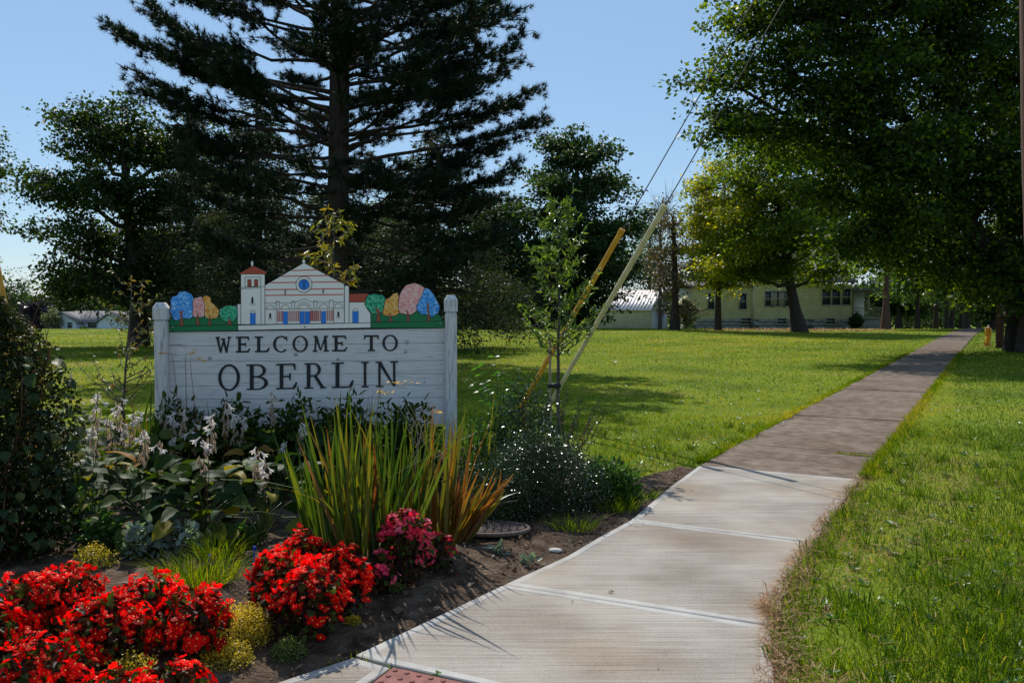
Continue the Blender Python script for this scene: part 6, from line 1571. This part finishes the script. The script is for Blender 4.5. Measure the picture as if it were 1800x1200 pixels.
# ---- small things on the soil and the path
M['slabwood'] = noisemat('weathered_brown_wood', [(0.3, (0.07, 0.045, 0.035)), (0.7, (0.20, 0.14, 0.115))], scale=6, vec=(30, 2, 4), rough=0.85, bump=0.5)
sp_ = G(862, 950); e = empty('round_slab', (sp_.x, sp_.y, bh(sp_.x, sp_.y)), 'weathered brown round slab with a raised rim lying in the soil', 'slab')
g = Geo(); n = 24
for k in range(9):
    x0 = -.24 + k*.0535; x1 = x0 + .049; y0 = -math.sqrt(max(.0, .25**2 - max(abs(x0), abs(x1))**2))
    gg = Geo(); box(gg, ((x0+x1)/2, 0, .025), (x1-x0, max(.06, -2*y0*.62), .02)); gg.build('plank', M['slabwood'], e)
a = np.linspace(0, 2*math.pi, 31); tube(g, [(math.cos(t)*.265, math.sin(t)*.17, .028) for t in a], .016, 6, cap=False); g.build('rim', M['slabwood'], e)
M['deadleaf'] = mat('dead_leaf', (0.12, 0.045, 0.02), 0.8); M['palestone'] = noisemat('pale_stone', [(0.3, (0.4, 0.36, 0.32)), (0.7, (0.6, 0.56, 0.5))], scale=20, rough=.8); M['blue'] = mat('blue_plastic', (0.02, 0.06, 0.45), .35)
def deadleaf(px, py, s, label, z=.03, m='deadleaf'):
    p = G(px, py, z); g = Geo()
    for k in range(6):
        a = k*1.05 + .3; g.add(np.array([(0, 0, .004), (math.cos(a-.3)*s*.5, math.sin(a-.3)*s*.5, s*.15), (math.cos(a)*s, math.sin(a)*s, s*(.1 + .5*((k*7) % 3)/3)), (math.cos(a+.3)*s*.5, math.sin(a+.3)*s*.5, s*.3)]), [(0, 1, 2, 3)])
    o = g.build('dead_leaf', M[m]); o.location = p; tag(o, label, 'leaf')
deadleaf(1074, 1040, .024, 'curled brown dead leaf lying in the middle of the path'); deadleaf(1006, 1056, .012, 'tiny reddish leaf bit left of the curled leaf on the path'); deadleaf(1157, 1174, .009, 'small dark speck of leaf near the bottom of the path')
deadleaf(1695, 952, .05, 'dark withered leaf clump in the grass at the right', 0.04); deadleaf(1682, 722, .045, 'yellow tan leaf lying on the right verge', .04, 'palestone'); deadleaf(1305, 768, .05, 'pale leaf on the lawn beside the old sidewalk', .03, 'palestone'); deadleaf(1079, 637, .12, 'white scrap lying far out on the lawn', .03, 'capw')
deadleaf(1170, 1150, .006, 'crumb on the path above the bottom edge'); deadleaf(803, 1012, .012, 'fallen pink petal on the bare soil', .06, 'pet_pink'); deadleaf(1520, 853, .03, 'pale leaf at the right corner of the new concrete', .03, 'palestone')
def stone(px, py, s, label, m='palestone', flat=.5):
    p = gr(px, py); g = Geo(); bm = bmesh.new(); bmesh.ops.create_icosphere(bm, subdivisions=2, radius=1)
    V = np.array([v.co for v in bm.verts]); V *= (1 + .18*np.sin(V[:, :1]*5 + px)*np.cos(V[:, 1:2]*4)); V *= np.array(s)
    g.add(V, [[v.index for v in f.verts] for f in bm.faces]); bm.free(); o = g.build('stone', M[m]); o.location = (p.x, p.y, p.z + s[2]*.5); tag(o, label, 'stone')
stone(976, 974, (.045, .028, .016), 'pale cracked stone where soil meets path'); stone(800, 940, (.035, .025, .018), 'pale stone at the left tip of the round slab'); stone(520, 1003, (.05, .03, .02), 'half buried pale stone behind the small red mound')
for px, py, lab in ((445, 1010, 'blue plastic stake left of the small red mound'), (366, 1030, 'blue plastic stake in the grass tuft')):
    p = gr(px, py); g = Geo(); tube(g, [(0, 0, -.05), (.01, 0, .10)], .005, 8); box(g, (.01, 0, .105), (.016, .008, .03)); o = g.build('plant_stake', M['blue']); o.location = p; tag(o, lab, 'stake')
p = gr(852, 930); g = Geo(); g.add(np.array([(-.025, 0, 0), (.02, -.01, .005), (.03, .01, .03), (-.01, .015, .02)]), [(0, 1, 2, 3)]); g.add(np.array([(-.025, 0, 0), (-.01, .015, .02), (-.03, .02, .03), (-.04, .01, .01)]), [(0, 1, 2, 3)]); o = g.build('plastic_scrap', M['blue']); o.location = p; tag(o, 'crumpled blue plastic scrap above the brown slab', 'litter')
# specks of grit on the path
g = Geo(); n = 500; X = RN.uniform(-1.6, 3.4, n); Yw = RN.uniform(3.5, 8.6, n); m = np.zeros(n, bool)
for q in (slab_a, slab_b, slab_c): m |= in_poly(X, Yw, offset_poly(q, .04))
X, Yw = X[m], Yw[m]; n = len(X); a = RN.uniform(0, 6.28, n)
leaves(g, np.stack([X, Yw, np.full(n, .0325)], 1), np.stack([np.cos(a), np.sin(a), RN.uniform(.0, .3, n)], 1), RN.normal(0, .4, (n, 3)) + np.array([0, 0, 1.]), RN.gamma(2, .002, n) + .002, .003, RN.random(n))
tag(g.build('path_grit', M['mulch'], kind='stuff'), 'specks of grit and leaf crumbs on the sidewalk', 'grit')
